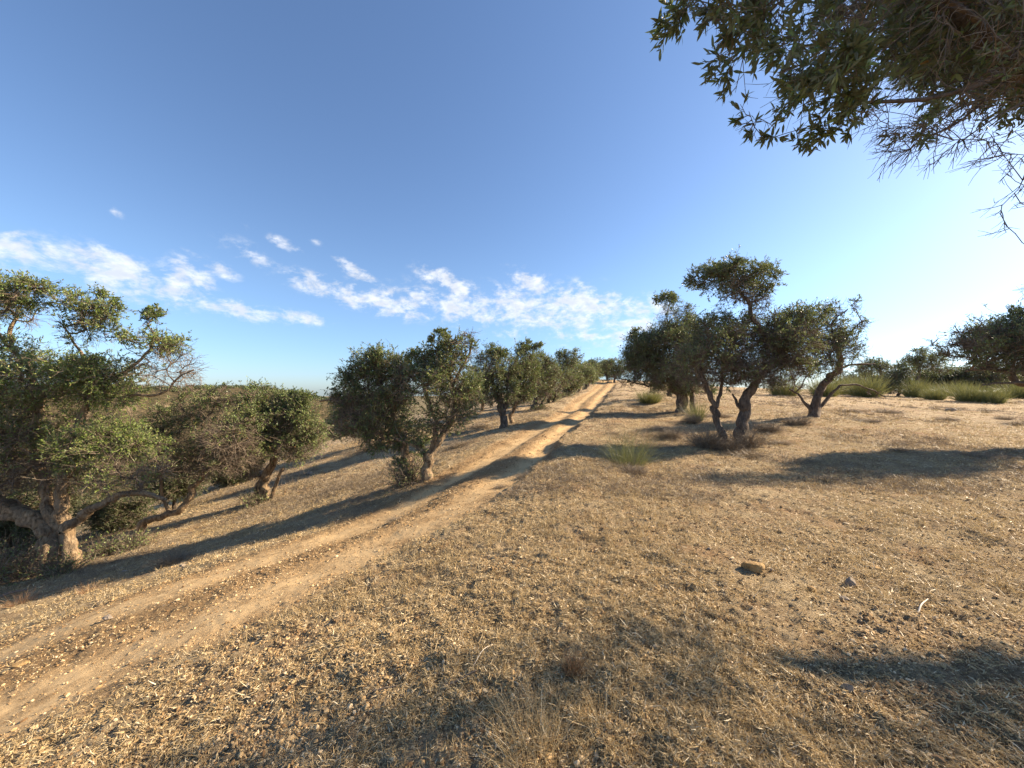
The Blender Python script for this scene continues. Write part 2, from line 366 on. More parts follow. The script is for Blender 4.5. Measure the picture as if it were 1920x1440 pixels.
isroad = ROAD[Qd].mean(1) > .5
def sub(V, faces, name):
    us = np.unique(np.concatenate([f.ravel() for f in faces])); mp = np.full(len(V), -1); mp[us] = np.arange(len(us))
    return make(name, V[us], [mp[f] for f in faces], M['earth'], attrs={'rut': RUT[us], 'road': ROAD[us], 'scrub': FAR[us]}, smooth=True)
tag(sub(V, [Qd[~isroad], tri], 'ground'), 'dry hillside of cropped straw and bare tan earth', kind='structure')
tag(sub(V, [Qd[isroad]], 'dirt_track'), 'two pale sandy wheel ruts climbing the slope to the crest', kind='structure')

# far ridge across the valley
ga = np.linspace(R(-68), R(-20), 260); gr = np.linspace(0, 1, 60)
prof_u = [-900, -300, 0, 150, 230, 330, 430, 500, 560, 620, 680, 760, 900]; prof_v = [722, 721, 725, 724, 726, 731, 727, 731, 739, 752, 760, 775, 800]
A2, G2 = np.meshgrid(ga, gr, indexing='ij'); rr_ = 120+G2*380
vtop = np.interp(960+F*np.tan(A2), prof_u, prof_v); ztop = EYE+(HV-vtop)/F*270*np.cos(A2)
hx = rr_*np.sin(A2); hy = rr_*np.cos(A2)
up = sst(120, 270, rr_); dn = sst(275, 500, rr_)
hz = -38+(ztop+38)*up*(1-dn)
pp = np.c_[hx.ravel(), hy.ravel(), 0*hx.ravel()]
hz = hz.ravel()+(fbm(pp*.03, 4)-.5)*9*(up.ravel()*(1-.75*sst(.8, 1, up.ravel())))+(fbm(pp*.25, 3)-.5)*1.6
n1, n2 = A2.shape; i = np.arange(n1-1)[:, None]*n2; j = np.arange(n2-1)[None]
Qh = np.stack([i+j, i+j+1, i+n2+j+1, i+n2+j], -1).reshape(-1, 4)
tag(make('hills', np.c_[hx.ravel(), hy.ravel(), hz], [Qh], M['hill'], smooth=True), 'brown scrub covered ridge across the valley', kind='structure')
# scrub covering that ridge: nobody could count it
G = Geo(); rg = np.random.default_rng(11); nb = 5200
k = rg.integers(0, len(hz), nb*3); k = k[(rr_.ravel()[k] < 290) & (fbm(pp[k]*.02+8, 2) > .42)][:nb]
c0 = np.c_[hx.ravel()[k], hy.ravel()[k], hz[k]]+rg.normal(size=(len(k), 3))*[1.5, 1.5, 0]
sz = rg.uniform(.7, 2.2, len(k)); m_ = 26
q = np.repeat(c0, m_, 0)+unit(rg.normal(size=(len(k)*m_, 3)))*(np.repeat(sz, m_)*rg.uniform(.5, 1, len(k)*m_))[:, None]*[1, 1, .7]+[0, 0, .4]
leaves(G, rg, q, unit(rg.normal(size=q.shape)), rg.uniform(.5, 1., len(q)), rg.uniform(.2, .45, len(q)), np.clip(np.repeat(rg.random(len(k)), m_)*.6+rg.random(len(q))*.4, 0, 1))
tag(G.build('hillside_scrub', M['scrub']), 'dark low scrub speckling the far brown ridge', 'scrub', kind='stuff')

# ------------------------------------------------------------------ litter of straw and gravel on the ground
def scatter(rng, n, r0, r1, pw=0.0):
    u_ = rng.random(n); r = r0*(r1/r0)**u_; a = rng.uniform(R(-66), R(66), n)
    return r*np.sin(a), r*np.cos(a), r
G = Geo(); rg = np.random.default_rng(21)
x, y, r = scatter(rg, 1000000, 1.15, 24)
p2 = np.c_[x, y, 0*x]
dns = fbm(p2*1.0+6, 3)*.6+fbm(p2*4+1, 2)*.4
z, rt, rd = height(x, y, True)
keep = rg.random(len(x)) < np.clip((dns-.34)*4.5, .12, 1)*(1-.93*np.clip(rt*1.3, 0, 1))*(1-.82*rd)
x, y, r, z = x[keep], y[keep], r[keep], z[keep]; n = len(x)
th = rg.uniform(0, 2*PI, n); pit = np.abs(rg.normal(0, .33, n))
D = np.c_[np.cos(th)*np.cos(pit), np.sin(th)*np.cos(pit), np.sin(pit)]
L = rg.gamma(2.2, .0075, n)*(1+r*.06)+.006
P = curves(rg, np.c_[x, y, z+.001+rg.random(n)*.006], D, L, 3, .22)
ribbons(G, P, (.0009+.0011*rg.random(n))*(1+r*.16), np.clip(rg.normal(.52, .24, n), 0, 1), rg)
x, y, r = scatter(rg, 16000, 3.5, 48); z, rt, rd = height(x, y, True)
kp = (rg.random(len(x)) < np.clip((fbm(np.c_[x, y, 0*x]*.9+12, 3)-.36)*4, .05, 1)) & (rd < .4); x, y, z, r = x[kp], y[kp], z[kp], r[kp]
m_ = 16; n = len(x)*m_; sc_ = np.repeat((.025+.03*rg.random(len(x)))*(1+r*.05), m_)
P0 = np.repeat(np.c_[x, y, z], m_, 0)+rg.normal(size=(n, 3))*[1, 1, 0]*sc_[:, None]*.7
P = curves(rg, P0, unit(rg.normal(size=(n, 3))*[.8, .8, .3]+[0, 0, .8]), sc_*rg.uniform(.6, 1.6, n), 3, .25)
ribbons(G, P, .0016*(1+np.repeat(r, m_)*.12), np.clip(np.repeat(rg.normal(.4, .2, len(x)), m_)+rg.normal(0, .12, n), 0, 1), rg)
tag(G.build('dry_grass', M['straw']), 'matted dry straw lying over the bare slope', 'grass', kind='stuff')

G = Geo()
x, y, r = scatter(rg, 260000, 1.15, 26); p2 = np.c_[x, y, 0*x]
z, rt, rd = height(x, y, True)
dns = fbm(p2*1.7+31, 3)
keep = rg.random(len(x)) < np.clip(.42+rd*.6+(dns-.5)*2.4, .08, 1)*(1-.75*rt)
x, y, r, z = x[keep], y[keep], r[keep], z[keep]; n = len(x)
ico = np.array([(0,0,1),(.89,0,.45),(.28,.85,.45),(-.72,.53,.45),(-.72,-.53,.45),(.28,-.85,.45),(.72,.53,-.45),(-.28,.85,-.45),(-.89,0,-.45),(-.28,-.85,-.45),(.72,-.53,-.45),(0,0,-1)])
icf = np.array([(0,1,2),(0,2,3),(0,3,4),(0,4,5),(0,5,1),(1,6,2),(2,7,3),(3,8,4),(4,9,5),(5,10,1),(6,7,2),(7,8,3),(8,9,4),(9,10,5),(10,6,1),(11,7,6),(11,8,7),(11,9,8),(11,10,9),(11,6,10)])
s = np.clip(rg.lognormal(-5.5, .5, n), .0025, .016)*(1+r*.05)
Vv = ico[None]*(1+rg.normal(0, .2, (n, 12, 1)))*(s[:, None, None])*(rg.uniform(.6, 1.3, (n, 1, 3)))*[1, 1, .7]
a = rg.uniform(0, 2*PI, n); ca, sa = np.cos(a)[:, None], np.sin(a)[:, None]
Vv = np.stack([Vv[..., 0]*ca-Vv[..., 1]*sa, Vv[..., 0]*sa+Vv[..., 1]*ca, Vv[..., 2]], -1)+np.c_[x, y, z+s*.25][:, None]
G.add(Vv, T=(np.arange(n)[:, None, None]*12+icf[None]).reshape(-1, 3), a=np.repeat(rg.random(n), 12))
tag(G.build('gravel', M['pebble']), 'loose tan gravel and crumbs of earth along the track', 'gravel', kind='stuff')

# ------------------------------------------------------------------ olive trees
def resample(Pn, step):
    Pn = np.asarray(Pn, float); m_ = len(Pn)
    if m_ > 2:                                             # Catmull-Rom
        E_ = np.r_[[2*Pn[0]-Pn[1]], Pn, [2*Pn[-1]-Pn[-2]]]; out = []
        for k in range(m_-1):
            t_ = np.linspace(0, 1, 8, endpoint=False)[:, None]; a, b, c, d = E_[k:k+4]
            out.append(.5*((2*b)+(-a+c)*t_+(2*a-5*b+4*c-d)*t_**2+(-a+3*b-3*c+d)*t_**3))
        Pn = np.r_[np.concatenate(out), [Pn[-1]]]
    s = np.r_[0, np.cumsum(np.linalg.norm(np.diff(Pn, axis=0), axis=1))]
    n = max(3, int(s[-1]/step)+1); ss = np.linspace(0, s[-1], n)
    return np.stack([np.interp(ss, s, Pn[:, k]) for k in range(3)], 1), ss
def limb_skin(G, rng, Pn, rr, sides, root):
    n = len(Pn); Tn = unit(np.gradient(Pn, axis=0)); x = unit(np.cross(Tn[0], [.3, .9, .1])); ph = rng.uniform(0, 50)
    an = np.arange(sides)*2*PI/sides; rings = []
    s = np.r_[0, np.cumsum(np.linalg.norm(np.diff(Pn, axis=0), axis=1))]
    for k in range(n):
        x = unit(x-Tn[k]*(x@Tn[k])); y = np.cross(Tn[k], x)
        q = np.c_[np.cos(an)*1.3, np.sin(an)*1.3, np.full(sides, s[k]*1.1)]+ph
        q2 = np.c_[np.cos(an+s[k]*1.2)*2.6, np.sin(an+s[k]*1.2)*2.6, np.full(sides, s[k]*.8)]+ph+9
        q3 = np.c_[np.cos(an)*rr[k]*40, np.sin(an)*rr[k]*40, np.full(sides, s[k]*9)]+ph+19
        f_ = 1+(vnoise(q)-.5)*.6+(vnoise(q2)-.5)*.6+(vnoise(q3)-.5)*.3+(vnoise(np.c_[s[k]*4.3, ph, 0*ph].reshape(1, 3)+0)[0]-.5)*.35
        if root: f_ = f_*(1+.3*math.exp(-s[k]/.28)*(1+.6*np.cos(an*3+ph)))
        rings.append(Pn[k]+(np.cos(an)[:, None]*x+np.sin(an)[:, None]*y)*(rr[k]*f_)[:, None])
    Vv = np.stack(rings); i = np.arange(n-1)[:, None]*sides; j = np.arange(sides)[None]
    Qq = np.stack([i+j, i+(j+1) % sides, i+sides+(j+1) % sides, i+sides+j], -1).reshape(-1, 4)
    Vv = np.r_[Vv.reshape(-1, 3), [Pn[-1]+Tn[-1]*rr[-1]]]
    tp = (n-1)*sides; T_ = np.c_[tp+np.arange(sides), tp+(np.arange(sides)+1) % sides, np.full(sides, n*sides)]
    G.add(Vv, Qq, T_)

def olive(name, d, limbs, blobs, label, group='olive trees on the dry hillside', dens=1.0, seed=0, leaf='leaf', bark='bark', cat='tree',
          leafsz=.05, tipf=1.0, bias=(0, 0, .15), world=False, shaped=False, l1=.5, twr=.0028, base=None, hleaf=10, curl=.3, depthf=1.0):
    rng = np.random.default_rng(seed+100); mpx = d/F
    # ---- limbs
    L_ = []
    for li, lb in enumerate(limbs):
        pts, w0, w1 = lb[:3]
        if world: P = np.array(pts, float); r0, r1 = w0, w1
        else:
            do = lb[3] if len(lb) > 3 else rng.uniform(-.25, .25)*(li > 0); m_ = len(pts)
            P = np.array([px(u, v, d+do*(k/(m_-1))*(1 if li == 0 else 1)) for k, (u, v) in enumerate(pts)]); r0, r1 = w0*mpx/2, w1*mpx/2
        root = abs(P[0, 2]-gz(P[0, 0], P[0, 1])) < .45
        if root: P = np.r_[[[P[0, 0], P[0, 1], min(P[0, 2], gz(P[0, 0], P[0, 1]))-.15]], P]
        Pn, ss = resample(P, max(.05, min(.12, d*.006)))
        Pn = Pn+(np.stack([vnoise(np.c_[ss*6.5, ss*0+li*5+seed*2+k*9, ss*0+3]) for k in range(3)], 1)-.5)*min(.08, r0*.75)*float(d > 4)+(np.stack([vnoise(np.c_[ss*2.2, ss*0+li*7+seed*3+k*5, ss*0]) for k in range(3)], 1)-.5)*min(.1, r0*.9)
        L_.append((Pn, r0+(r1-r0)*(ss/ss[-1])**.8, root))
    b0 = L_[0][0][0]; base = base if base is not None else (b0[0], b0[1], gz(b0[0], b0[1]))
    T = thing(name, base, label, cat, group)
    G = Geo()
    for Pn, rr, root in L_: limb_skin(G, rng, Pn, rr, 14 if d < 13 else 8, root)
    G.build('trunk', M[bark], T, smooth=True)
    # ---- grow branches towards points inside the crown lobes
    N = np.concatenate([l[0] for l in L_]); NR = np.concatenate([l[1] for l in L_])
    hb = base[2]; hmax = N[:, 2].max()
    path = np.concatenate([np.linspace(1.2 if l[2] else .4, 0, len(l[0]))**2 for l in L_])*1.1
    nl = len(N); N = list(N); path = list(path); par = [-1]*nl
    BL = []
    for b in blobs:
        if world: c = np.array(b[:3], float); rd = np.array(b[3:6], float); lf = b[6]; tw = b[7] if len(b) > 7 else 1
        else:
            u, v, ru, rv, lf = b[:5]; tw = b[5] if len(b) > 5 else 1; do = b[6] if len(b) > 6 else rng.uniform(-.35, .35)*depthf
            c = px(u, v, d+do); rd = np.array([ru*mpx, (ru*.5+rv*.5)*mpx*depthf*(1.15), rv*mpx])
        BL.append((c, rd, lf, tw))
    tips = []
    for c, rd, lf, tw in BL:
        vol = rd[0]*rd[2]*4.2/max(.3, (d/10))**.9
        k = max(5, int(16*vol*tipf*tw)+3)
        q = unit(rng.normal(size=(k, 3)))*(rng.random((k, 1))**.45)*rd*.95+c; tips.append(q)
    tips = np.concatenate(tips); Nn = np.array(N)
    dd = np.array([np.min(((Nn-p)**2).sum(1)) for p in tips]); tips = tips[np.argsort(dd)]
    cap = nl+len(tips)*14+10; NA = np.empty((cap, 3)); NA[:nl] = Nn; PA = np.empty(cap); PA[:nl] = path; PR = np.full(cap, -1); cnt = nl
    seg = max(.14, d*.012) if d > 4 else .06
    for p in tips:
        dv = NA[:cnt]-p; ds = np.sqrt((dv**2).sum(1)); k = int(np.argmin(ds+.3*PA[:cnt]+.15*np.maximum(0, NA[:cnt, 2]-p[2])))
        a = NA[k]; L = ds[k]; m_ = min(12, max(1, int(L/seg)))
        side = rng.normal(size=3)*L*.13; side[2] += -.06*L; prev = k
        for s_ in range(1, m_+1):
            t_ = s_/m_; q = a+(p-a)*t_+side*math.sin(PI*t_)+rng.normal(size=3)*(.018 if d > 4 else .007)*L
            NA[cnt] = q; PR[cnt] = prev; PA[cnt] = PA[k]+L*t_; prev = cnt; cnt += 1
    NA = NA[:cnt]; PR = PR[:cnt]; tipn = np.zeros(cnt); haschild = np.zeros(cnt, bool); haschild[PR[nl:]] = True
    tipn[nl:][~haschild[nl:]] = 1
    for k in range(cnt-1, nl-1, -1): tipn[PR[k]] += tipn[k]
    rt = np.minimum(.0055*tipn**.52+.001*d*.35, .075) if d > 4 else .0016*tipn**.5; rt[:nl] = np.minimum(NR, .08)
    G = Geo(); idx = np.arange(nl, cnt); A = NA[PR[idx]]; B = NA[idx]
    rA = np.minimum(rt[PR[idx]], rt[idx]*1.35)
    strands(G, np.stack([A-(B-A)*.04, B+(B-A)*.03], 1), rA, rt[idx], 5, rng.uniform(.1, .6, len(idx)))
    # ---- twigs and leaves
    lobe = np.argmin(np.stack([(((NA-c)/rd)**2).sum(1) for c, rd, _, _ in BL], 1), 1)
    inside = np.min(np.stack([(((NA-c)/rd)**2).sum(1) for c, rd, _, _ in BL], 1), 1)
    LG = Geo(); allcnt = 0; B_ = np.array(bias, float)
    tot = []
    for bi, (c, rd, lf, tw) in enumerate(BL):
        cand = np.where((lobe == bi) & (np.arange(cnt) >= nl) & (inside < 1.6))[0]
        if len(cand) == 0: continue
        area = rd[0]*rd[2]*PI
        n = int(300*area*dens*tw/max(.5, (d/8))**.95)+12; lb = float(np.clip(.85*rd.mean(), .22, l1*(1+d*.01)))
        k = rng.choice(cand, n); P0 = NA[k]+(NA[PR[k]]-NA[k])*rng.random((n, 1))
        out = (P0-c)/rd; D = unit(out*.55+rng.normal(size=(n, 3))*.6+B_+unit(NA[k]-NA[PR[k]])*.35)
        ln = rng.uniform(.4, 1.2, n)*lb*np.where(rng.random(n) < .12, 1.8, 1)
        C1 = curves(rng, P0, D, ln, 4, curl, -.03)
        e_ = np.min(np.stack([np.sqrt((((C1[:, -1]-c_)/r_)**2).sum(1)) for c_, r_, _, _ in BL], 1), 1)
        pull = np.where(e_ > 1.06+rng.exponential(.16, n), .4, 1.0); C1 = P0[:, None]+(C1-P0[:, None])*pull[:, None, None]
        cl = vnoise(C1[:, -1]*(2.6/max(1, d*.07))+seed*3.1); hr = (C1[:, -1, 2]-c[2])/rd[2]
        lprob = np.clip(lf+(cl-.5)*1.1+hr*.16, 0, 1)*(lf > .02); leafy = rng.random(n) < lprob
        w_ = twr*(1+d*.05); strands(G, C1, np.full(n, w_*1.25), np.full(n, w_*.6), 3, np.clip(rng.normal(.45, .22, n), 0, 1))
        # second order
        f = 4; m2 = n*f; k2 = np.repeat(np.arange(n), f); tt = rng.uniform(.25, 1, m2)*3; ii = np.minimum(tt.astype(int), 2); fr = (tt-ii)[:, None]
        P2 = C1[k2, ii]*(1-fr)+C1[k2, ii+1]*fr; D1 = unit(C1[k2, ii+1]-C1[k2, ii])
        lq = pull[k2]**.5; D2 = unit(D1*.8+rng.normal(size=(m2, 3))*.55+B_*.6); ln2 = rng.uniform(.4, 1.1, m2)*lb*.5*lq
        C2 = curves(rng, P2, D2, ln2, 3, curl, -.02)
        strands(G, C2, np.full(m2, w_*.75), np.full(m2, w_*.38), 3, np.clip(rng.normal(.5, .25, m2), 0, 1))
        lk = np.where(leafy[k2] & (rng.random(m2) < .9))[0]
        if len(lk):
            nlv = max(3, int(hleaf/max(1, d/11)**.85)); k3 = np.repeat(lk, nlv); t3 = rng.uniform(.15, 1.02, len(k3))*2; i3 = np.minimum(t3.astype(int), 1); f3 = (t3-i3)[:, None]
            P3 = C2[k3, i3]*(1-f3)+C2[k3, i3+1]*f3; D3 = unit(unit(C2[k3, 2]-C2[k3, 0])*.75+rng.normal(size=(len(k3), 3))*.5+[0, 0, .12])
            sz = leafsz*rng.uniform(.65, 1.25, len(k3))*(max(1, d/11)**.75)*(1 if d < 5 else 1.15)
            tone = np.clip(cl[k2[k3]]*.5+rng.normal(.2, .2, len(k3)), 0, .93); tone = np.where(rng.random(len(k3)) < .012, 1, tone)
            leaves(LG, rng, P3, D3, sz, sz*rng.uniform(.12, .18, len(k3))*(.8 if d < 5 else 1.25), tone, shaped)
            allcnt += len(k3)
        tot.append(n)
    G.build('branches', M['twig'], T)
    if allcnt: LG.build('crown', M[leaf], T)
    print(label[:50], 'nodes', cnt, 'twigs', sum(tot), 'leaves', allcnt)
    return T

import time; t0 = time.time()
olive('olive_tree', 8.8, [([(88,1078),(96,1048),(95,1020),(78,990),(45,965),(8,946),(-60,915),(-150,850)], 37, 14),
    ([(150,1078),(143,1050),(130,1010),(118,975),(115,940),(117,905),(122,865),(140,820),(155,780),(167,740),(163,700),(152,660)], 26, 5, .2),
    ([(128,995),(143,972),(175,956),(205,938),(238,926),(275,925),(310,935)], 17, 7, -.25),
    ([(122,1000),(108,985),(98,960),(90,920),(70,860),(70,800),(85,740)], 20, 9, .5),
    ([(70,800),(66,720),(54,684),(27,662),(8,640),(-30,600)], 11, 4), ([(27,662),(18,622),(30,590)], 6, 4),
    ([(165,745),(205,715),(245,690),(281,656),(290,625)], 8, 4), ([(240,740),(285,742),(312,733),(332,710),(362,694)], 6, 2)],
  [(38,545,50,28,1,1.4),(-60,560,60,60,.8),(45,592,45,22,.2,.7),(168,575,52,26,1,1.5),(172,622,42,24,.3,.8),(292,594,17,20,1,1.8),(292,640,50,20,.75,1.2),
   (318,688,48,40,.02,.9),(195,700,72,34,.9,1.1),(90,715,70,36,.8),(-20,700,80,70,.7),(225,730,55,35,.7),(60,780,110,60,.45,.8),(-80,800,100,80,.4,.8),
   (195,832,90,36,1,1.3),(120,880,130,45,.08),(0,890,90,55,.08),(250,885,60,35,.05),(20,830,80,50,.35)],
  'large gnarled olive tree at the left edge, thick pale forked trunk beside the track', seed=1, leaf='leafgreen', dens=.8)
olive('olive_tree', 10.8, [([(252,1018),(270,990),(293,972),(325,962),(346,948),(356,922),(370,903),(385,880)], 15, 8),
    ([(322,962),(311,950),(303,928),(301,885),(298,850)], 6, 3), ([(385,880),(376,845),(381,805),(374,775)], 7, 4), ([(385,880),(420,860),(455,835)], 7, 3)],
  [(375,765,50,34,.35,.7),(415,742,34,22,.3,.8),(432,812,52,34,.15,.8),(462,790,22,18,.3,.6),(335,845,60,40,.25,.9),(385,870,70,28,.03,.9),(318,785,42,30,.35,.8),(452,862,40,26,.05,.9),(300,880,30,20,.3,.7),(360,725,18,10,.1,.6),(470,735,14,10,.1,.5)],
  'half bare olive tree on a thin pale leaning trunk, right of the gnarled one', seed=2, dens=1.3)
olive('olive_tree', 12.3, [([(492,946),(493,920),(501,895),(515,868),(528,830),(522,790)], 17, 8), ([(507,945),(513,915),(519,895),(530,875)], 9, 5, -.2), ([(479,942),(477,915),(489,893)], 10, 6, .2)],
  [(490,748,42,28,1),(500,795,52,45,.75),(562,772,34,28,.9),(575,810,42,38,.65),(540,840,55,32,.4),(450,825,38,45,.4),(565,742,18,12,.9),(460,880,35,22,.1),(520,765,40,30,.8)],
  'bushy olive tree between the half bare leaning one and the wide one', seed=3, dens=1.2)
olive('olive_tree', 9.3, [([(797,908),(799,882),(804,860),(806,848)], 23, 18), ([(806,856),(822,830),(833,808),(846,785),(852,745),(842,700),(850,670)], 13, 6),
    ([(801,862),(811,832),(816,806),(811,770),(795,720)], 10, 5), ([(797,856),(790,842),(774,834),(745,825)], 9, 4), ([(842,745),(860,700),(878,665),(884,640)], 6, 3)],
  [(830,636,20,18,1,1.3),(858,655,38,26,.4),(883,638,20,18,.0,.7),(802,668,38,18,.95),(850,715,50,42,.6),(880,740,22,45,.6),(795,725,58,42,.5),(832,785,45,32,.5),(772,812,42,26,.8),(815,690,40,30,.6)],
  'tall olive tree with a pale two-forked trunk, its upper right twigs bare', seed=4, dens=1.0)
olive('olive_tree', 9.6, [([(779,912),(771,882),(764,850),(747,800),(727,750),(706,710)], 17, 8), ([(747,800),(702,772),(662,752),(628,749),(600,753)], 8, 3), ([(764,850),(735,830),(710,815)], 7, 4)],
  [(705,685,58,32,.95,1.2),(742,700,45,40,.75),(662,728,42,36,.5),(690,765,60,45,.3),(650,770,45,32,.2),(715,818,50,32,.5),(630,748,32,13,.05),(660,805,30,30,.35),(760,865,28,35,.3),(668,690,14,26,0,.7),(745,760,45,40,.4)],
  'wide spreading olive tree with dark trunk and a bare branch reaching out left', seed=5, dens=1.0, depthf=.6)
olive('olive_tree', 19, [([(690,850),(688,825),(684,800)], 12, 7)], [(690,800,42,30,.4),(672,765,48,38,.6),(640,790,30,28,.6)],
  'shaded olive tree half hidden behind the wide spreading one', seed=6, bark='shadebark')
olive('olive_tree', 17, [([(943,810),(941,780),(938,755),(928,728),(920,695)], 17, 7), ([(942,775),(950,745),(955,700)], 10, 5)],
  [(922,656,20,13,1,1.3),(915,688,32,26,.6),(928,722,35,30,.75),(950,690,28,30,.4),(943,662,12,10,.8),(945,735,30,22,.6),(925,745,24,16,.5),(905,715,18,20,.6)],
  'olive tree with a dark upright forked trunk left of the track, third along the row', seed=7, bark='shadebark', dens=1.2)
olive('olive_tree', 18.5, [([(960,797),(957,778),(966,760),(965,735),(972,705)], 9, 5)],
  [(985,680,28,28,.7),(992,712,26,28,.7),(975,740,24,20,.55),(1011,647,11,7,1,1.5),(985,646,15,11,1,1.4),(970,700,25,25,.5),(990,742,20,16,.5),(965,755,16,10,.4)],
  'olive tree on a short curved trunk leaning to the right of the dark forked one', seed=8, dens=1.2)
olive('olive_tree', 27, [([(905,778),(905,760),(900,742)], 7, 5)], [(892,728,28,30,.8),(905,745,20,16,.6),(880,755,18,14,.6)],
  'small olive tree seen low between two nearer trunks', seed=9)
olive('olive_tree', 25, [([(1000,773),(1003,755),(1007,738),(1010,712)], 10, 5), ([(1013,765),(1020,748),(1026,735)], 7, 4)],
  [(1005,695,30,28,.75,1.1),(1012,670,22,14,.8),(1028,700,25,25,.7),(1003,728,26,20,.65,1.1),(1020,742,16,10,.5),(1028,680,12,9,.9)], 'olive tree with a short clustered trunk, middle of the row beside the track', seed=10, bark='shadebark', dens=1.2)
olive('olive_tree', 33, [([(1048,751),(1046,738),(1053,722),(1056,708)], 9, 4)], [(1053,668,16,11,1,1.3),(1062,690,24,22,.75),(1053,714,27,16,.65),(1080,666,13,12,.8),(1040,700,16,16,.6)],
  'olive tree with a pointed pair of leafy tops near the head of the row', seed=11)
olive('olive_tree', 42, [([(1079,744),(1088,727),(1093,712)], 6, 3)], [(1086,690,20,17,.8),(1082,710,19,13,.7),(1098,700,14,16,.7)], 'small leaning olive tree far up the left side of the track', seed=12)
olive('olive_tree', 52, [([(1098,735),(1106,718),(1110,705)], 5, 3)], [(1106,690,18,13,.8),(1112,705,14,10,.7),(1096,706,12,12,.7)], 'tiny distant olive tree where the track bends over the crest', seed=13)
olive('olive_tree', 72, [([(1118,712),(1120,700),(1121,690)], 4, 3)], [(1122,683,17,10,.9),(1135,686,14,9,.8),(1108,684,12,8,.8)], 'farthest olive tree, on the skyline left of the track', seed=14)
olive('olive_tree', 58, [([(1152,716),(1151,705),(1148,695)], 5, 3)], [(1145,685,20,14,.8),(1155,697,20,12,.7),(1172,690,16,14,.7)], 'dark distant olive tree on the crest just right of the track', seed=15, bark='shadebark')
olive('olive_tree', 29, [([(1027,763),(1029,748),(1034,730)], 8, 5), ([(1033,762),(1040,748),(1042,735)], 6, 4)], [(1034,712,26,24,.7,1.2),(1028,735,24,14,.6,1.1),(1044,738,16,12,.5),(1036,690,18,14,.7)], 'olive tree squeezed between the clustered trunk and the pair of leafy tops', seed=61, bark='shadebark')
olive('olive_tree', 37, [([(1064,750),(1068,736),(1075,720)], 7, 4)], [(1072,708,24,24,.8,1.2),(1064,728,22,12,.6,1.1),(1086,722,14,12,.6),(1074,686,16,12,.8)], 'olive tree with a leaning trunk just above the pair of leafy tops', seed=62)
olive('olive_tree', 47, [([(1092,738),(1098,726),(1101,712)], 6, 4)], [(1100,698,18,18,.8,1.2),(1096,716,17,10,.7,1.1),(1108,712,12,9,.7)], 'small olive tree close to the left rut, third from the crest', seed=63, bark='shadebark')
olive('olive_tree', 60, [([(1109,727),(1113,716),(1116,704)], 5, 3)], [(1114,694,14,13,.9,1.2),(1112,708,13,8,.8,1.1),(1124,700,9,9,.8)], 'tiny olive tree on the left lip of the track at the crest', seed=64)
olive('olive_tree', 64, [([(1138,714),(1138,704),(1139,694)], 4, 3)], [(1136,692,14,10,.9,1.3),(1142,703,16,7,.8,1.3),(1128,700,8,7,.8,1.2)], 'tiny olive tree closing the skyline where the track vanishes', seed=65, bark='shadebark')
olive('olive_tree', 36, [([(1010,752),(1012,738),(1014,722)], 6, 4)], [(1012,716,26,20,.8,1.1),(1000,730,22,14,.7,1.1),(1026,722,18,14,.7,1.1)], 'olive tree of the second row filling the gap behind the clustered trunk', seed=66)
# right of the track
olive('olive_tree', 10.5, [([(1356,826),(1354,806),(1346,779),(1331,748),(1320,722),(1312,690)], 19, 6), 
    ([(1388,824),(1391,804),(1396,775),(1402,745),(1418,716),(1444,690),(1457,662),(1436,637),(1420,609),(1407,588),(1397,561),(1381,536)], 21, 3.5, -.2),
    ([(1343,765),(1350,735),(1354,700),(1359,655)], 8, 4), ([(1392,768),(1383,762),(1378,746),(1372,738)], 7, 3), ([(1457,682),(1483,676),(1515,680)], 12, 5), ([(1457,665),(1475,630),(1500,600)], 8, 4)],
  [(1400,690,40,28,.12,1.2),(1350,695,40,26,.2,1.2),(1440,650,40,34,.35,1.5),(1480,640,45,34,.3,1.4),(1420,700,60,22,.1,1.3),(1380,615,30,25,.5,1.0),(1480,680,35,22,.15,1.2),(1345,712,50,14,.08,1.2),(1450,718,45,13,.03,1.0),(1500,700,36,18,.05),(1330,520,36,26,1,1.3),(1382,508,50,20,1,1.4),(1430,528,30,24,1,1.2),(1378,548,58,20,.2,.8),(1432,562,20,14,.3,.8),(1418,585,28,22,.12,.6),(1322,602,38,22,.9),(1345,640,58,42,.5,1.1),(1305,680,55,35,.4,1.1),
   (1400,655,45,40,.4),(1470,612,45,30,.5),(1512,592,36,26,.8),(1492,645,55,38,.15,.9),(1445,695,50,26,.08,.8)],
  'tallest olive tree right of the track, twin crooked trunks and a raised domed crown', seed=16, dens=1.0, bark='shadebark')
olive('olive_tree', 18, [([(1279,775),(1275,742),(1269,712),(1271,670)], 22, 13), ([(1270,705),(1243,721),(1215,724),(1190,717),(1160,710)], 6, 2), ([(1300,775),(1296,745),(1290,710)], 12, 7)],
  [(1248,562,22,12,1,1.3),(1265,588,34,22,.25,.7),(1250,640,45,34,.75,1.2),(1200,650,28,30,.9,1.2),(1190,672,32,20,.7),(1230,690,48,28,.5,1.2),(1290,700,40,28,.5),(1196,622,13,12,1),(1282,620,38,28,.6),(1165,712,34,11,.05,.8),(1210,670,40,26,.7,1.2),(1300,660,35,35,.6,1.1),(1265,722,50,16,.35,1.3),(1305,722,36,18,.3,1.2),(1225,712,30,12,.3)],
  'dense dark olive tree just behind and left of the domed one', seed=17, bark='shadebark', dens=1.4)
olive('olive_tree', 24, [([(1256,750),(1258,732),(1262,708)], 10, 6)], [(1252,692,38,22,.7,1.1),(1220,690,24,18,.6)], 'olive tree mostly hidden behind the dense dark one', seed=18, bark='shadebark')
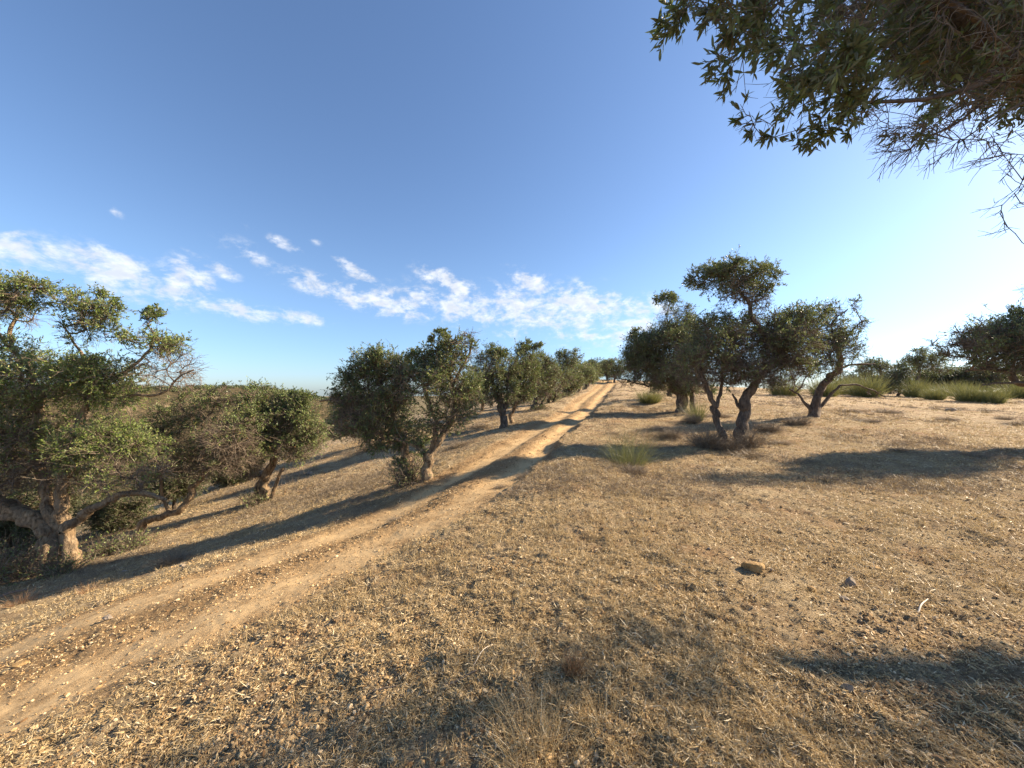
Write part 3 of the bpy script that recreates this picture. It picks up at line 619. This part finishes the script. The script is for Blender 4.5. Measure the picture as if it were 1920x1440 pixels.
olive('olive_tree', 15, [([(1523,786),(1530,768),(1533,745),(1545,720),(1563,701),(1577,680),(1576,660),(1562,638)], 17, 8), ([(1532,774),(1550,750),(1565,733),(1580,722),(1605,722),(1632,731),(1660,745)], 6, 2),
    ([(1521,774),(1508,752),(1495,738),(1480,730)], 7, 3), ([(1577,690),(1600,682),(1642,683)], 5, 2), ([(1576,660),(1590,630),(1610,605),(1625,600)], 5, 2), ([(1562,640),(1560,605),(1590,580)], 5, 2)],
  [(1548,580,32,14,.1,.6),(1592,574,28,14,.08,.6),(1606,608,24,17,.08,.7),(1548,622,40,28,.7),(1560,660,42,34,.4),(1585,650,26,30,.3),(1522,680,42,28,.25),(1498,728,16,10,0,.5),(1640,738,20,5,0,.3)],
  'crooked dark trunked olive tree with bare tips, standing alone right of the domed one', seed=19, bark='shadebark', dens=1.0)
olive('olive_tree', 9.5, [([(2050,812),(2020,770),(1985,742),(1950,722),(1908,716),(1885,698),(1856,691),(1809,694)], 26, 4), ([(1960,726),(1920,720),(1873,718),(1844,722)], 7, 2), ([(1985,742),(1990,690),(1960,640)], 12, 6), ([(2020,770),(2060,700),(2080,650),(2075,540),(2055,420)], 14, 4)],
  [(1905,610,48,32,.75),(1862,640,56,34,.6),(1822,652,42,20,.5),(1945,655,70,45,.7),(1812,612,26,18,.02,.7),(1790,640,34,18,.02,.6),(2030,600,75,60,.5,.6),(2090,670,70,50,.5,.5),(2045,400,60,34,.5,.5),(2060,470,50,36,.4,.4),(2110,540,60,50,.6,.6),(2030,520,40,50,.5,.6),(1900,680,50,22,.2)],
  'dark backlit olive tree reaching in from the right edge on low arching limbs', seed=20, bark='shadebark', dens=1.2)
olive('olive_tree', 38, [([(1652,722),(1652,705),(1650,690)], 5, 3)], [(1640,682,26,12,.9),(1662,690,16,12,.8),(1628,692,18,12,.8)], 'small round topped tree on the plateau behind the bare tipped one', seed=21, bark='shadebark', group='far trees on the plateau')
olive('olive_tree', 40, [([(1722,724),(1722,700),(1724,680)], 5, 3)], [(1725,664,22,10,.9),(1740,680,26,14,.9),(1710,682,20,14,.9),(1760,690,22,12,.8)], 'dark flat topped tree far off between the green brooms and the right edge', seed=22, bark='shadebark', group='far trees on the plateau')
olive('evergreen_bush', 32, [([(1686,735),(1686,720),(1686,705)], 5, 3)], [(1672,712,20,22,.95),(1695,702,14,20,.95),(1686,722,22,12,.9),(1686,688,5,14,.95)], 'dark upright evergreen bush with a thin pointed top', 'dark bushes', seed=23, bark='shadebark', cat='bush', leaf='scrub')
for k, (u, v, d, ru, rv, lab) in enumerate([(1600,714,44,40,22,'dark low bush behind the farthest green broom'),(1805,710,42,46,26,'wide dark bush far behind the pale broom'),(1860,708,40,40,28,'dark bush behind the narrow green broom'),(1915,710,42,40,26,'dark far bush at the right edge'),(1655,718,40,30,18,'dull bush under the small round topped tree'),(1738,712,44,40,22,'dark bush under the far flat topped tree')]):
    olive('bush', d, [([(u-3, v+rv), (u, v+rv*.3), (u+2, v)], 5, 3)], [(u-ru*.4, v, ru*.5, rv*.8, .9, 1.2), (u+ru*.4, v-rv*.1, ru*.55, rv*.9, .9, 1.2), (u, v+rv*.4, ru*.7, rv*.5, .8, 1.1)], lab, 'dark bushes on the plateau', seed=50+k, bark='shadebark', cat='bush', leaf='scrub', dens=1.2)
# dark understory on the valley side
for k, (u, v, d, ru, rv, lab) in enumerate([(215,960,12.5,62,32,'dark green thicket in the shade behind the slim leaning trunk'),(60,930,12.5,80,42,'dark thicket behind the big gnarled left trunk'),
        (20,1010,11,60,45,'dark low thicket on the drop behind the left trunk\'s thick bough'),(-70,1000,10.5,60,70,'dark thicket at the extreme left edge below the bough'),(330,905,14,60,34,'dark leafy thicket below the half bare tree'),(628,800,33,26,22,'dark bush at the far edge of the slope left of the wide tree'),(430,880,17,50,34,'shaded bush behind the bushy left tree')]):
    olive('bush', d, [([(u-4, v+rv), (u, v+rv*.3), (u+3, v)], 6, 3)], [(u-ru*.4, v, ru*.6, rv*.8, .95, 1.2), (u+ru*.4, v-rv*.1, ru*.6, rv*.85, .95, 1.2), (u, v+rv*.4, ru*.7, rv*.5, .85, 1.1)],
          lab, 'dark bushes', seed=30+k, bark='shadebark', cat='bush', leaf='scrub', dens=1.2)
# the tree whose boughs hang into the top right corner
zb = gz(7.2, 2.2)
olive('olive_tree', 2.2, [([(7.2,2.2,zb-.1),(7.05,2.2,zb+.8),(6.6,2.15,zb+1.7),(5.4,2.1,zb+2.7),(4.1,2.2,3.5),(3.15,2.3,3.62),(2.7,2.25,3.85),(2.1,2.2,4.1)], .27, .02),
    ([(7.05,2.2,zb+.8),(7.7,2.5,zb+1.8),(8.2,3.1,zb+2.9),(8.6,3.8,zb+4.2)], .2, .05), ([(6.6,2.15,zb+1.7),(6.6,1.8,zb+2.8),(6.3,1.6,zb+3.8)], .13, .04),
    ([(7.7,2.5,zb+1.8),(8.5,2.9,zb+2.4),(9.2,3.4,zb+3.2)], .12, .04),
    ([(3.15,2.3,3.62),(2.75,2.2,3.42),(2.4,2.15,3.3),(2.0,2.1,3.25)], .022, .006), ([(3.15,2.3,3.62),(2.6,2.1,3.75),(2.0,2.0,3.8),(1.5,2.0,3.75)], .022, .006),
    ([(4.1,2.2,3.5),(3.5,2.25,3.25),(3.1,2.2,3.05)], .014, .003), ([(3.6,2.25,3.56),(3.0,2.2,3.3),(2.6,2.15,3.05)], .012, .003), ([(3.15,2.3,3.6),(2.8,2.3,3.3),(2.45,2.2,3.1),(2.25,2.2,2.95)], .01, .003)],
  [tuple(px(u, v, d))+(ru*d/F, .4*dr, rv*d/F, lf, tw) for (u, v, d, ru, rv, dr, lf, tw) in [
    (1300,-5,2.0,40,28,1,.85,1.0),(1335,45,2.0,45,30,.8,.8,1.0),(1420,30,2.05,75,55,1,.85,1.1),(1480,120,2.05,60,55,1,.8,1.0),(1540,185,2.05,45,40,.8,.75,.9),(1590,100,2.15,90,65,1.1,.6,1.1),
    (1680,40,2.2,100,70,1.1,.55,1.2),(1590,215,2.1,40,18,.7,.4,.6),(1800,60,2.3,110,70,1.1,.4,1.2),(1745,165,2.2,90,65,1,.03,.8),(1840,190,2.3,90,60,1,.03,.8),(1725,250,2.1,30,30,.6,.3,.5),(1900,100,2.35,60,80,1,.35,1.2),
    (1780,260,2.15,60,30,.6,.0,.6),(1865,290,2.2,55,40,.6,.0,.8),(1915,360,2.25,30,40,.5,0,.6),(1560,-60,2.1,180,60,1.2,.8,.9),(1800,-60,2.3,180,60,1.2,.6,1.0),(1915,415,2.3,38,22,.5,0,.35),(1930,530,2.7,24,16,.5,0,.35)]]+
   [(4.7,3.0,4.7,.9,.55,.8,.9,1.6),(4.4,2.5,4.3,.7,.5,.5,.9,1.4),(3.5,2.6,4.5,.8,.5,.5,.9,1.2),(5.6,3.0,4.6,.8,.6,.8,.9,1.2),(8,2.6,2.9,.9,.45,.45,.4,.26),(8.2,3.2,3.9,1.0,.45,.4,.4,.26),(8.4,3.9,4.9,.9,.45,.4,.4,.28),(9.6,4.5,5.9,.8,.45,.45,.4,.28),(7.2,2.2,2.0,.8,.45,.4,.4,.26),(7.6,2.2,4.6,1.1,1.0,.6,.8,.4),(6.3,1.4,4.5,1.0,.8,.6,.8,.4),(7.4,1.3,3.0,.9,.7,.6,.7,.4),(8.3,3.0,3.4,.8,.6,.5,.6,.3)],
  'overhanging olive tree with leafy and bare boughs hanging into the top right corner', seed=40, bark='shadebark', leafsz=.058, world=True, shaped=True, bias=(-.55, -.02, -.3), l1=.4, twr=.0021, dens=.6, tipf=.6, base=(7.2, 2.2, zb), hleaf=7, curl=.16)
print('trees', time.time()-t0)

# ------------------------------------------------------------------ shrubs, brooms, tufts
def tuft_geo(rng, n, hgt, spread, lean=.5, wd=.0016, k=4, curl=.16):
    G = Geo(); a = rng.uniform(0, 2*PI, n); q = rng.random(n)**.6
    P0 = np.c_[np.cos(a)*q*spread*.35, np.sin(a)*q*spread*.35, np.full(n, -.02)]
    D = unit(np.c_[np.cos(a)*q*lean+rng.normal(0, .15, n), np.sin(a)*q*lean+rng.normal(0, .15, n), np.ones(n)])
    P = curves(rng, P0, D, rng.uniform(.45, 1.1, n)*hgt, k, curl, -.05)
    ribbons(G, P, np.full(n, wd), np.clip(rng.normal(.5, .25, n), 0, 1), rng); return G
def shrub_geo(rng, n, rx, rz, wd=.002, f=4):
    G = Geo(); a = rng.uniform(0, 2*PI, n); q = rng.random(n)**.5
    P0 = np.c_[np.cos(a)*q*rx*.35, np.sin(a)*q*rx*.35, np.full(n, -.03)]
    D = unit(np.c_[np.cos(a)*q*rx/rz*.9, np.sin(a)*q*rx/rz*.9, np.ones(n)*.9]+rng.normal(size=(n, 3))*.3)
    P = curves(rng, P0, D, rng.uniform(.5, 1.05, n)*np.hypot(rz, rx*q*.8), 5, .3, -.04)
    strands(G, P, np.full(n, wd*1.3), np.full(n, wd*.6), 3, np.clip(rng.normal(.4, .2, n), 0, 1))
    m2 = n*f; k2 = np.repeat(np.arange(n), f); ii = rng.integers(1, 4, m2); P2 = P[k2, ii]
    D2 = unit(P[k2, ii+1]-P[k2, ii]+rng.normal(size=(m2, 3))*.12*rz); C = curves(rng, P2, D2, rng.uniform(.2, .5, m2)*rz*.6, 3, .3)
    strands(G, C, np.full(m2, wd*.8), np.full(m2, wd*.4), 3, np.clip(rng.normal(.5, .25, m2), 0, 1)); return G, P, C
def plant(name, G, mat, u, v, d, label, cat, group, scale=(1, 1, 1), rz=0, part='stems'):
    x, y = (u-960)/F*d, d; T = thing(name, (x, y, gz(x, y)), label, cat, group)
    o = G.build(part, mat); o.parent = T; T.scale = scale; T.rotation_euler.z = rz; return T
def copy_tree(o, u, v, d, label, scale, rz):
    x, y = (u-960)/F*d, d; c = o.copy(); COL.objects.link(c); c.location = (x, y, gz(x, y)); c['label'] = label; c.scale = scale; c.rotation_euler.z = rz
    for ch in o.children:
        q = ch.copy(); COL.objects.link(q); q.parent = c
    return c
rg = np.random.default_rng(77)
# grey dead shrubs under the domed tree and around it (u, base row, distance, half width m, height m)
G1, _, _ = shrub_geo(rg, 420, 1.0, 1.0, .0042)
GRY = 'grey dead shrubs on the slope'
SH = [(1325,838,10.1,.62,.72,'widest grey dead shrub, at the foot of the domed tree\'s left trunk'),(1400,835,10.1,.6,.66,'dead brown shrub wrapped round the foot of the domed tree\'s right trunk'),
      (1360,842,9.8,.5,.45,'low dead shrub between the twin trunks of the domed tree'),(1255,812,11.5,.45,.42,'grey shrub left of the domed tree\'s dead undergrowth'),
      (1495,788,13.5,.5,.42,'grey shrub leaning against the left of the crooked dark trunk'),(1298,785,14.5,.5,.45,'greyish shrub at the foot of the dense dark tree'),
      (1440,800,12.5,.5,.4,'small grey shrub between the domed tree and the crooked one'),(325,1048,7.5,.4,.28,'grey dead shrub alone at the end of the long shadow, left of the track')]
proto = None
for k, (u, v, d, rx, rz, lab) in enumerate(SH):
    if proto is None: proto = plant('dead_shrub', G1, M['greytuft'], u, v, d, lab, 'shrub', GRY, (rx, rx, rz), 0)
    else: copy_tree(proto, u, v, d, lab, (rx, rx, rz), k*1.7)
# low flat tussocks
G2 = tuft_geo(rg, 900, .9, 1.6, 2.2, .006, 4, .3)
TU = [(1400,862,9.2,.5,.22,'flat grey tussock in front of the domed tree'),(1590,776,17,.55,.3,'grey tussock right of the crooked trunk, in its shade'),(1655,775,17.5,.8,.34,'broadest grey tussock, far right of the crooked trunk'),
      (1625,800,14,.5,.22,'low straw coloured tussock below the broad grey one'),(1773,784,15.5,.45,.25,'round grey tussock on open ground near the flat stone'),(1905,790,14.5,.45,.3,'pale round tussock close to the right edge'),
      (1880,782,16,.3,.26,'small dark round tussock next to the pale one at the right edge'),(1460,835,10.5,.35,.2,'thin tussock right of the dead undergrowth'),(1230,800,13,.5,.26,'grey tussock behind the pale wispy broom'),
      (1345,775,16,.6,.3,'tussock in the gap behind the domed tree\'s left trunk'),(1185,905,7.6,.35,.24,'thin grey tussock under the wispy broom'),(985,918,7.8,.22,.15,'little tussock on the right bank of the track'),
      (865,850,13.5,.5,.28,'pale tussock left of the track between two trunks'),(900,805,19,.6,.4,'straw tussock in the sun below the far forked tree'),(1550,905,6.8,.2,.14,'small tussock in the long shadow band'),
      (740,1000,6.3,.15,.1,'tiny tussock on the left lip of the track'),(940,930,7.2,.16,.12,'tiny tussock on the bank edge where the track darkens'),(1690,850,9.2,.3,.14,'flat tussock above the long shadow band'),(1820,862,8.6,.3,.13,'faint flat tussock near the right edge above the shadow band')]
pr = None
for k, (u, v, d, rx, rz, lab) in enumerate(TU):
    if pr is None: pr = plant('dry_tussock', G2, M['greytuft'], u, v, d, lab, 'tussock', 'dry tussocks on the slope', (rx, rx, rz), 0, 'blades')
    else: copy_tree(pr, u, v, d, lab, (rx, rx, rz), k*2.1)
# green brooms
G3 = tuft_geo(rg, 900, 1.25, 1.7, .8, .009, 4, .2)
BR = [(1218,756,21,.75,.75,'light green broom bush beside the track below the dense dark tree'),(1470,738,27,1.1,1.4,'green broom seen between the domed tree and the crooked trunk'),(1545,737,28,1.1,1.4,'green broom behind the crooked dark trunk'),
      (1625,735,29,1.2,1.7,'leftmost tall green broom on the open plateau'),(1718,734,30,1.0,1.4,'green broom right of the dark upright bush'),(1752,737,27,.7,.9,'smaller green broom, second right of the dark upright bush'),
      (1822,741,25,1.0,1.2,'broad green broom below the right edge tree\'s bare tips'),(1862,742,24,.7,1.0,'narrow green broom below the low arching limbs'),(1910,736,30,1.2,1.4,'green broom at the right edge behind the arching limbs'),(1580,735,33,1.3,1.6,'farthest green broom, behind the gap in the crooked tree'),(1790,733,34,1.3,1.3,'pale green broom far behind the others')]
pb = None
for k, (u, v, d, rx, rz, lab) in enumerate(BR):
    if pb is None: pb = plant('broom_bush', G3, M['broom'], u, v, d, lab, 'broom bush', 'green brooms on the plateau', (rx, rx, rz), 0)
    else: copy_tree(pb, u, v, d, lab, (rx, rx, rz), k*1.3)
G4 = tuft_geo(rg, 620, .95, 1.0, .75, .0019, 5, .24)
plant('broom_bush', G4, M['broom'], 1178, 890, 8.3, 'thin wispy yellow-green broom on the verge in front of the domed tree', 'broom bush', 'wispy brooms', (1, 1, 1.05))
G5 = tuft_geo(rg, 300, .8, .6, .55, .005, 5, .14)
plant('broom_bush', G5, M['broom'], 1305, 778, 15, 'upright green weedy broom right of the dense dark tree\'s trunk', 'broom bush', 'wispy brooms', (1, 1, 1.25))
Gx, _, _ = shrub_geo(rg, 26, .28, .42, .0024, 4)
plant('bare_shrub', Gx, M['twig'], 1185, 915, 7.4, 'thin bare twiggy shrub just below the wispy broom', 'shrub', None)
# tangled suckers round the left trees
for k, (u, v, d, rx, rz, n, lab) in enumerate([(40,1085,8.5,.75,1.15,170,'tangled dry suckers left of the big gnarled trunk'),(115,1082,8.3,.55,.55,120,'low twigs tangled round the foot of the big gnarled trunk'),(205,1048,9.6,.7,.6,120,'dense dry twiggy shrub right of the big gnarled trunk'),
        (250,1035,9.6,.5,.55,120,'low brown twig clump at the foot of the slim leaning trunk'),(-30,1095,8.2,.8,1.2,130,'dry suckers at the extreme left edge of the slope'),(478,948,12,.45,.7,110,'brushy suckers on the left of the bushy tree\'s trunk'),(762,905,9.3,.5,.9,170,'grey brushwood hiding the foot of the wide spreading tree'),
        (690,850,17.5,.6,.5,90,'brushwood under the shaded olive tree'),(1010,772,24.5,.9,.6,90,'brushwood at the clustered trunk beside the track'),(1060,748,34,1.1,.7,90,'brushwood at the foot of the pointed tops tree')]):
    Gs, P, C = shrub_geo(np.random.default_rng(200+k), n, rx, rz, .0022*(1+d*.06), 5)
    T = plant('twiggy_shrub', Gs, M['twig'], u, v, d, lab, 'shrub', 'dry brushwood round the trunks')
    if rz > .5:
        LG = Geo(); q = C[:, 1:].reshape(-1, 3); kk = np.random.default_rng(5).choice(len(q), len(q)//2); q = q[kk]
        leaves(LG, rg, q, unit(rg.normal(size=q.shape)), np.full(len(q), .05*(1+d*.02)), np.full(len(q), .009*(1+d*.03)), rg.random(len(q))*.8)
        o = LG.build('foliage', M['leaf']); o.parent = T
# near tufts
Gt = tuft_geo(rg, 420, .24, .5, .9, .001, 5, .2)
plant('dry_grass_tuft', Gt, M['straw'], 1010, 1440, 1.62, 'tall wispy straw grass tuft at the bottom edge, the largest', 'grass tuft', 'near dry grass tufts')
Gt = tuft_geo(rg, 160, .14, .3, .9, .0011, 5, .14)
plant('dry_grass_tuft', Gt, M['straw'], 1135, 1400, 1.72, 'thin straw grass tuft beside the tall wispy one', 'grass tuft', 'near dry grass tufts')
Gt = tuft_geo(rg, 320, .13, .1, .6, .0011, 5, .2)
plant('rusty_tuft', Gt, M['rusttuft'], 1074, 1292, 2.02, 'small rust brown bushy tuft standing up from the straw', 'grass tuft', 'near dry grass tufts')
for k, (u, v, d, h_, lab) in enumerate([(1518,1130,2.85,.09,'small straw tuft between the ochre rock and the pointed grey stone'),(40,1130,6.6,.3,'rusty dry tuft on the slope below the gnarled trunk'),(165,1105,6.6,.22,'rusty tuft nearest the gnarled trunk'),(1290,860,9.6,.3,'pinkish dry tuft left in front of the domed tree'),(940,1200,2.42,.06,'little pale tuft in the middle of the straw')]):
    Gt = tuft_geo(rg, 130, h_, h_*1.1, 1.0, .0011*(1+d*.12), 4, .2)
    plant('rusty_tuft' if 'rusty' in lab else 'dry_grass_tuft', Gt, M['rusttuft' if 'rusty' in lab else 'straw'], u, v, d, lab, 'grass tuft', 'scattered dry tufts')

# low dead stubble between the trees: nobody could count it
G = Geo(); x, y, r = scatter(rg, 12000, 6.0, 46); z, rt, rd = height(x, y, True)
kp = (rg.random(len(x)) < np.clip((fbm(np.c_[x, y, 0*x]*.45+40, 3)-.43)*6, .02, 1)) & (rd < .1); x, y, z, r = x[kp], y[kp], z[kp], r[kp]
m_ = 60; n = len(x)*m_; sc_ = np.repeat((rg.gamma(3, .03, len(x))+.03)*np.clip(r/13, .5, 1), m_)
P0 = np.repeat(np.c_[x, y, z], m_, 0)+rg.normal(size=(n, 3))*[1, 1, 0]*sc_[:, None]*1.1
P = curves(rg, P0, unit(rg.normal(size=(n, 3))*[1, 1, .3]+[0, 0, .55]), sc_*rg.uniform(.5, 1.5, n), 3, .35)
ribbons(G, P, .0013*(1+np.repeat(r, m_)*.1), np.clip(np.repeat(rg.normal(.4, .2, len(x)), m_)+rg.normal(0, .15, n), 0, 1), rg)
tag(G.build('dry_stubble', M['greytuft']), 'low grey dead stubble scattered between the olive trees', 'stubble', kind='stuff')
# ------------------------------------------------------------------ stones, sticks
def rock(name, u, d, sx, sy, sz, mat, label, seed, group='stones on the slope'):
    rng = np.random.default_rng(seed); bm = None
    import bmesh
    b = bmesh.new(); bmesh.ops.create_icosphere(b, subdivisions=4, radius=1)
    v = np.array([q.co[:] for q in b.verts]); f = np.array([[q.index for q in p.verts] for p in b.faces]); b.free()
    for _ in range(11):                                    # chip flat facets off a ball
        n = unit(rng.normal(size=3)); c = rng.uniform(.5, .85); h_ = v@n; v = v-np.maximum(0, h_-c)[:, None]*n*.9
    v = v*(1+(fbm(v*2.2+seed, 3)-.5)[:, None]*.3+(fbm(v*8+seed, 2)-.5)[:, None]*.08)
    v = v*[sx, sy, sz]; x, y = (u-960)/F*d, d
    G = Geo(); G.add(v, T=f); o = G.build(name, mat); o.location = (x, y, gz(x, y)+sz*.45); o.rotation_euler.z = rng.uniform(-.5, .5)
    return tag(o, label, 'stone', group)
rock('rock', 1411, 3.13, .095, .07, .058, M['rock'], 'largest ochre rock lying on the straw, right of centre', 1)
rock('rock', 1597, 2.96, .045, .04, .055, M['greyrock'], 'pointed grey stone right of the ochre rock', 2)
rock('rock', 1522, 2.86, .04, .03, .03, M['rock'], 'small ochre stone beside the straw tuft', 3)
rock('rock', 1583, 2.74, .045, .03, .02, M['greyrock'], 'flat dark stone just below the pointed grey one', 4)
rock('rock', 1447, 3.16, .02, .02, .018, M['greyrock'], 'small stone touching the right of the ochre rock', 5)
rock('rock', 824, 1.83, .02, .014, .014, M['rock'], 'reddish stone in the straw near the bottom edge', 6)
rock('rock', 596, 2.15, .03, .022, .014, M['rock'], 'yellow flat stone at the lower left of the straw', 7)
rock('rock', 203, 4.2, .06, .045, .03, M['greyrock'], 'pale stone between the two wheel ruts, lower left', 8)
rock('rock', 38, 3.5, .06, .04, .022, M['rock'], 'pale flat stone at the left edge between the ruts', 9)
rock('rock', 1783, 19, .24, .18, .12, M['greyrock'], 'square flat stone on the open ground at the right', 10)
rock('rock', 580, 15, .16, .12, .09, M['greyrock'], 'dark stone on the shadow striped slope left of the wide tree', 11)
rock('rock', 1330, 3.55, .03, .02, .02, M['greyrock'], 'small dark stone left of the ochre rock', 12)
rock('rock', 1213, 3.45, .025, .02, .02, M['greyrock'], 'lone small stone in the middle of the straw', 13)
rock('rock', 1640, 3.3, .055, .03, .016, M['rock'], 'low yellow clod above the pointed grey stone', 14)
rock('rock', 1590, 1.85, .03, .02, .02, M['greyrock'], 'dark clod in the shaded straw at bottom right', 15)
rock('rock', 235, 7.6, .07, .05, .035, M['greyrock'], 'pale stone on the verge below the slim leaning trunk', 16)
rock('rock', 342, 6.6, .06, .045, .03, M['greyrock'], 'pale stone by the left rut', 17)
def stick(pts, r, mat, label, name='stick'):
    P = [((u-960)/F*d, d, gz((u-960)/F*d, d)+r+h_) for u, d, h_ in pts]
    Pn, ss = resample(P, .012); rng = np.random.default_rng(int(pts[0][0])+1000); G = Geo()
    limb_skin(G, rng, Pn, np.linspace(r, r*.55, len(Pn)), 7, False)
    o = G.build(name, M[mat], smooth=True, loc=tuple(Pn[0])); return tag(o, label, 'stick', 'sticks on the ground')
stick([(1722,2.58,.0),(1728,2.63,.02),(1740,2.72,.03)], .005, 'bleach', 'white bleached curved twig standing out of the straw on the right')
stick([(830,2.06,.0),(855,2.07,.006),(892,2.09,.008)], .009, 'twig', 'short brown stick on the straw near bottom centre')
stick([(700,2.14,.0),(722,2.15,.006),(745,2.16,.004)], .009, 'twig', 'dark broken stick left of the brown one')
stick([(885,2.15,.0),(905,2.25,.02),(925,2.35,.01)], .002, 'bleach', 'thin pale stalk leaning beside the brown stick')
stick([(-20,6.9,.03),(15,7.1,.05),(50,7.3,.03)], .03, 'twig', 'dark fallen branch at the left edge of the slope')

# ------------------------------------------------------------------ far things
def mast():
    u, d = 376, 255; x = (u-960)/F*d; zb_ = -1.5; top = EYE+(HV-706)/F*d; T = thing('pylon', (x, d, zb_), 'thin lattice pylon on the far ridge', 'pylon'); G = Geo()
    w0, w1 = 1.3, .25; S4 = [(-1, -1), (1, -1), (1, 1), (-1, 1)]; segs = []
    lv = np.linspace(0, 1, 9); pt = lambda c, t_: np.array([x+c[0]*(w0+(w1-w0)*t_), d+c[1]*(w0+(w1-w0)*t_), zb_+(top-zb_)*t_])
    for c in S4: segs.append((pt(c, 0), pt(c, 1)))
    for a, b in zip(lv[:-1], lv[1:]):
        for i_ in range(4): segs.append((pt(S4[i_], a), pt(S4[(i_+1) % 4], b))); segs.append((pt(S4[(i_+1) % 4], a), pt(S4[i_], b)))
    Pq = np.array(segs); strands(G, Pq, np.full(len(Pq), .09), np.full(len(Pq), .09), 4, .5); G.build('lattice', M['steel'], T)
    G = Geo(); ar = np.array([[pt((0, 0), t_)+[-s_*2.2, 0, 0], pt((0, 0), t_)+[s_*2.2, 0, 0]] for t_, s_ in ((.82, 1), (.92, .8))]); strands(G, ar, np.full(2, .1), np.full(2, .1), 4, .5); G.build('cross_arm', M['steel'], T)
mast()
for k, (u, v, wd, hg, wh) in enumerate([(606,751,9,5,'widest'),(616,753,7,4,'third from the left'),(597,750,6,4,'leftmost'),(626,755,8,4,'rightmost')]):
    d = 250; x = (u-960)/F*d; z = EYE-(v+2-HV)/F*d; a = wd*d/F/2; h_ = hg*d/F; T = thing('house', (x, d, z-1), wh+' of the four pale houses far off beyond the bare branch', 'house', 'pale houses far off')
    b = np.array([(sx*a, sy*a*.7, zz) for zz in (-3, h_) for sx, sy in ((-1,-1),(1,-1),(1,1),(-1,1))], float)+[x, d, z]
    G = Geo(); G.add(b, [(0,1,5,4),(1,2,6,5),(2,3,7,6),(3,0,4,7),(4,5,6,7)]); G.build('wall', M['white'], T)
    r_ = np.array([(-a*1.06,-a*.76,h_+.02),(a*1.06,-a*.76,h_+.02),(a*1.06,a*.76,h_+.02),(-a*1.06,a*.76,h_+.02),(-a,0,h_+a*.4),(a,0,h_+a*.4)])+[x, d, z]
    G = Geo(); G.add(r_, [(0,1,5,4),(3,4,5,2)], [(0,4,3),(1,2,5)]); G.build('roof', M['tile'], T)
print('total', time.time()-t0)
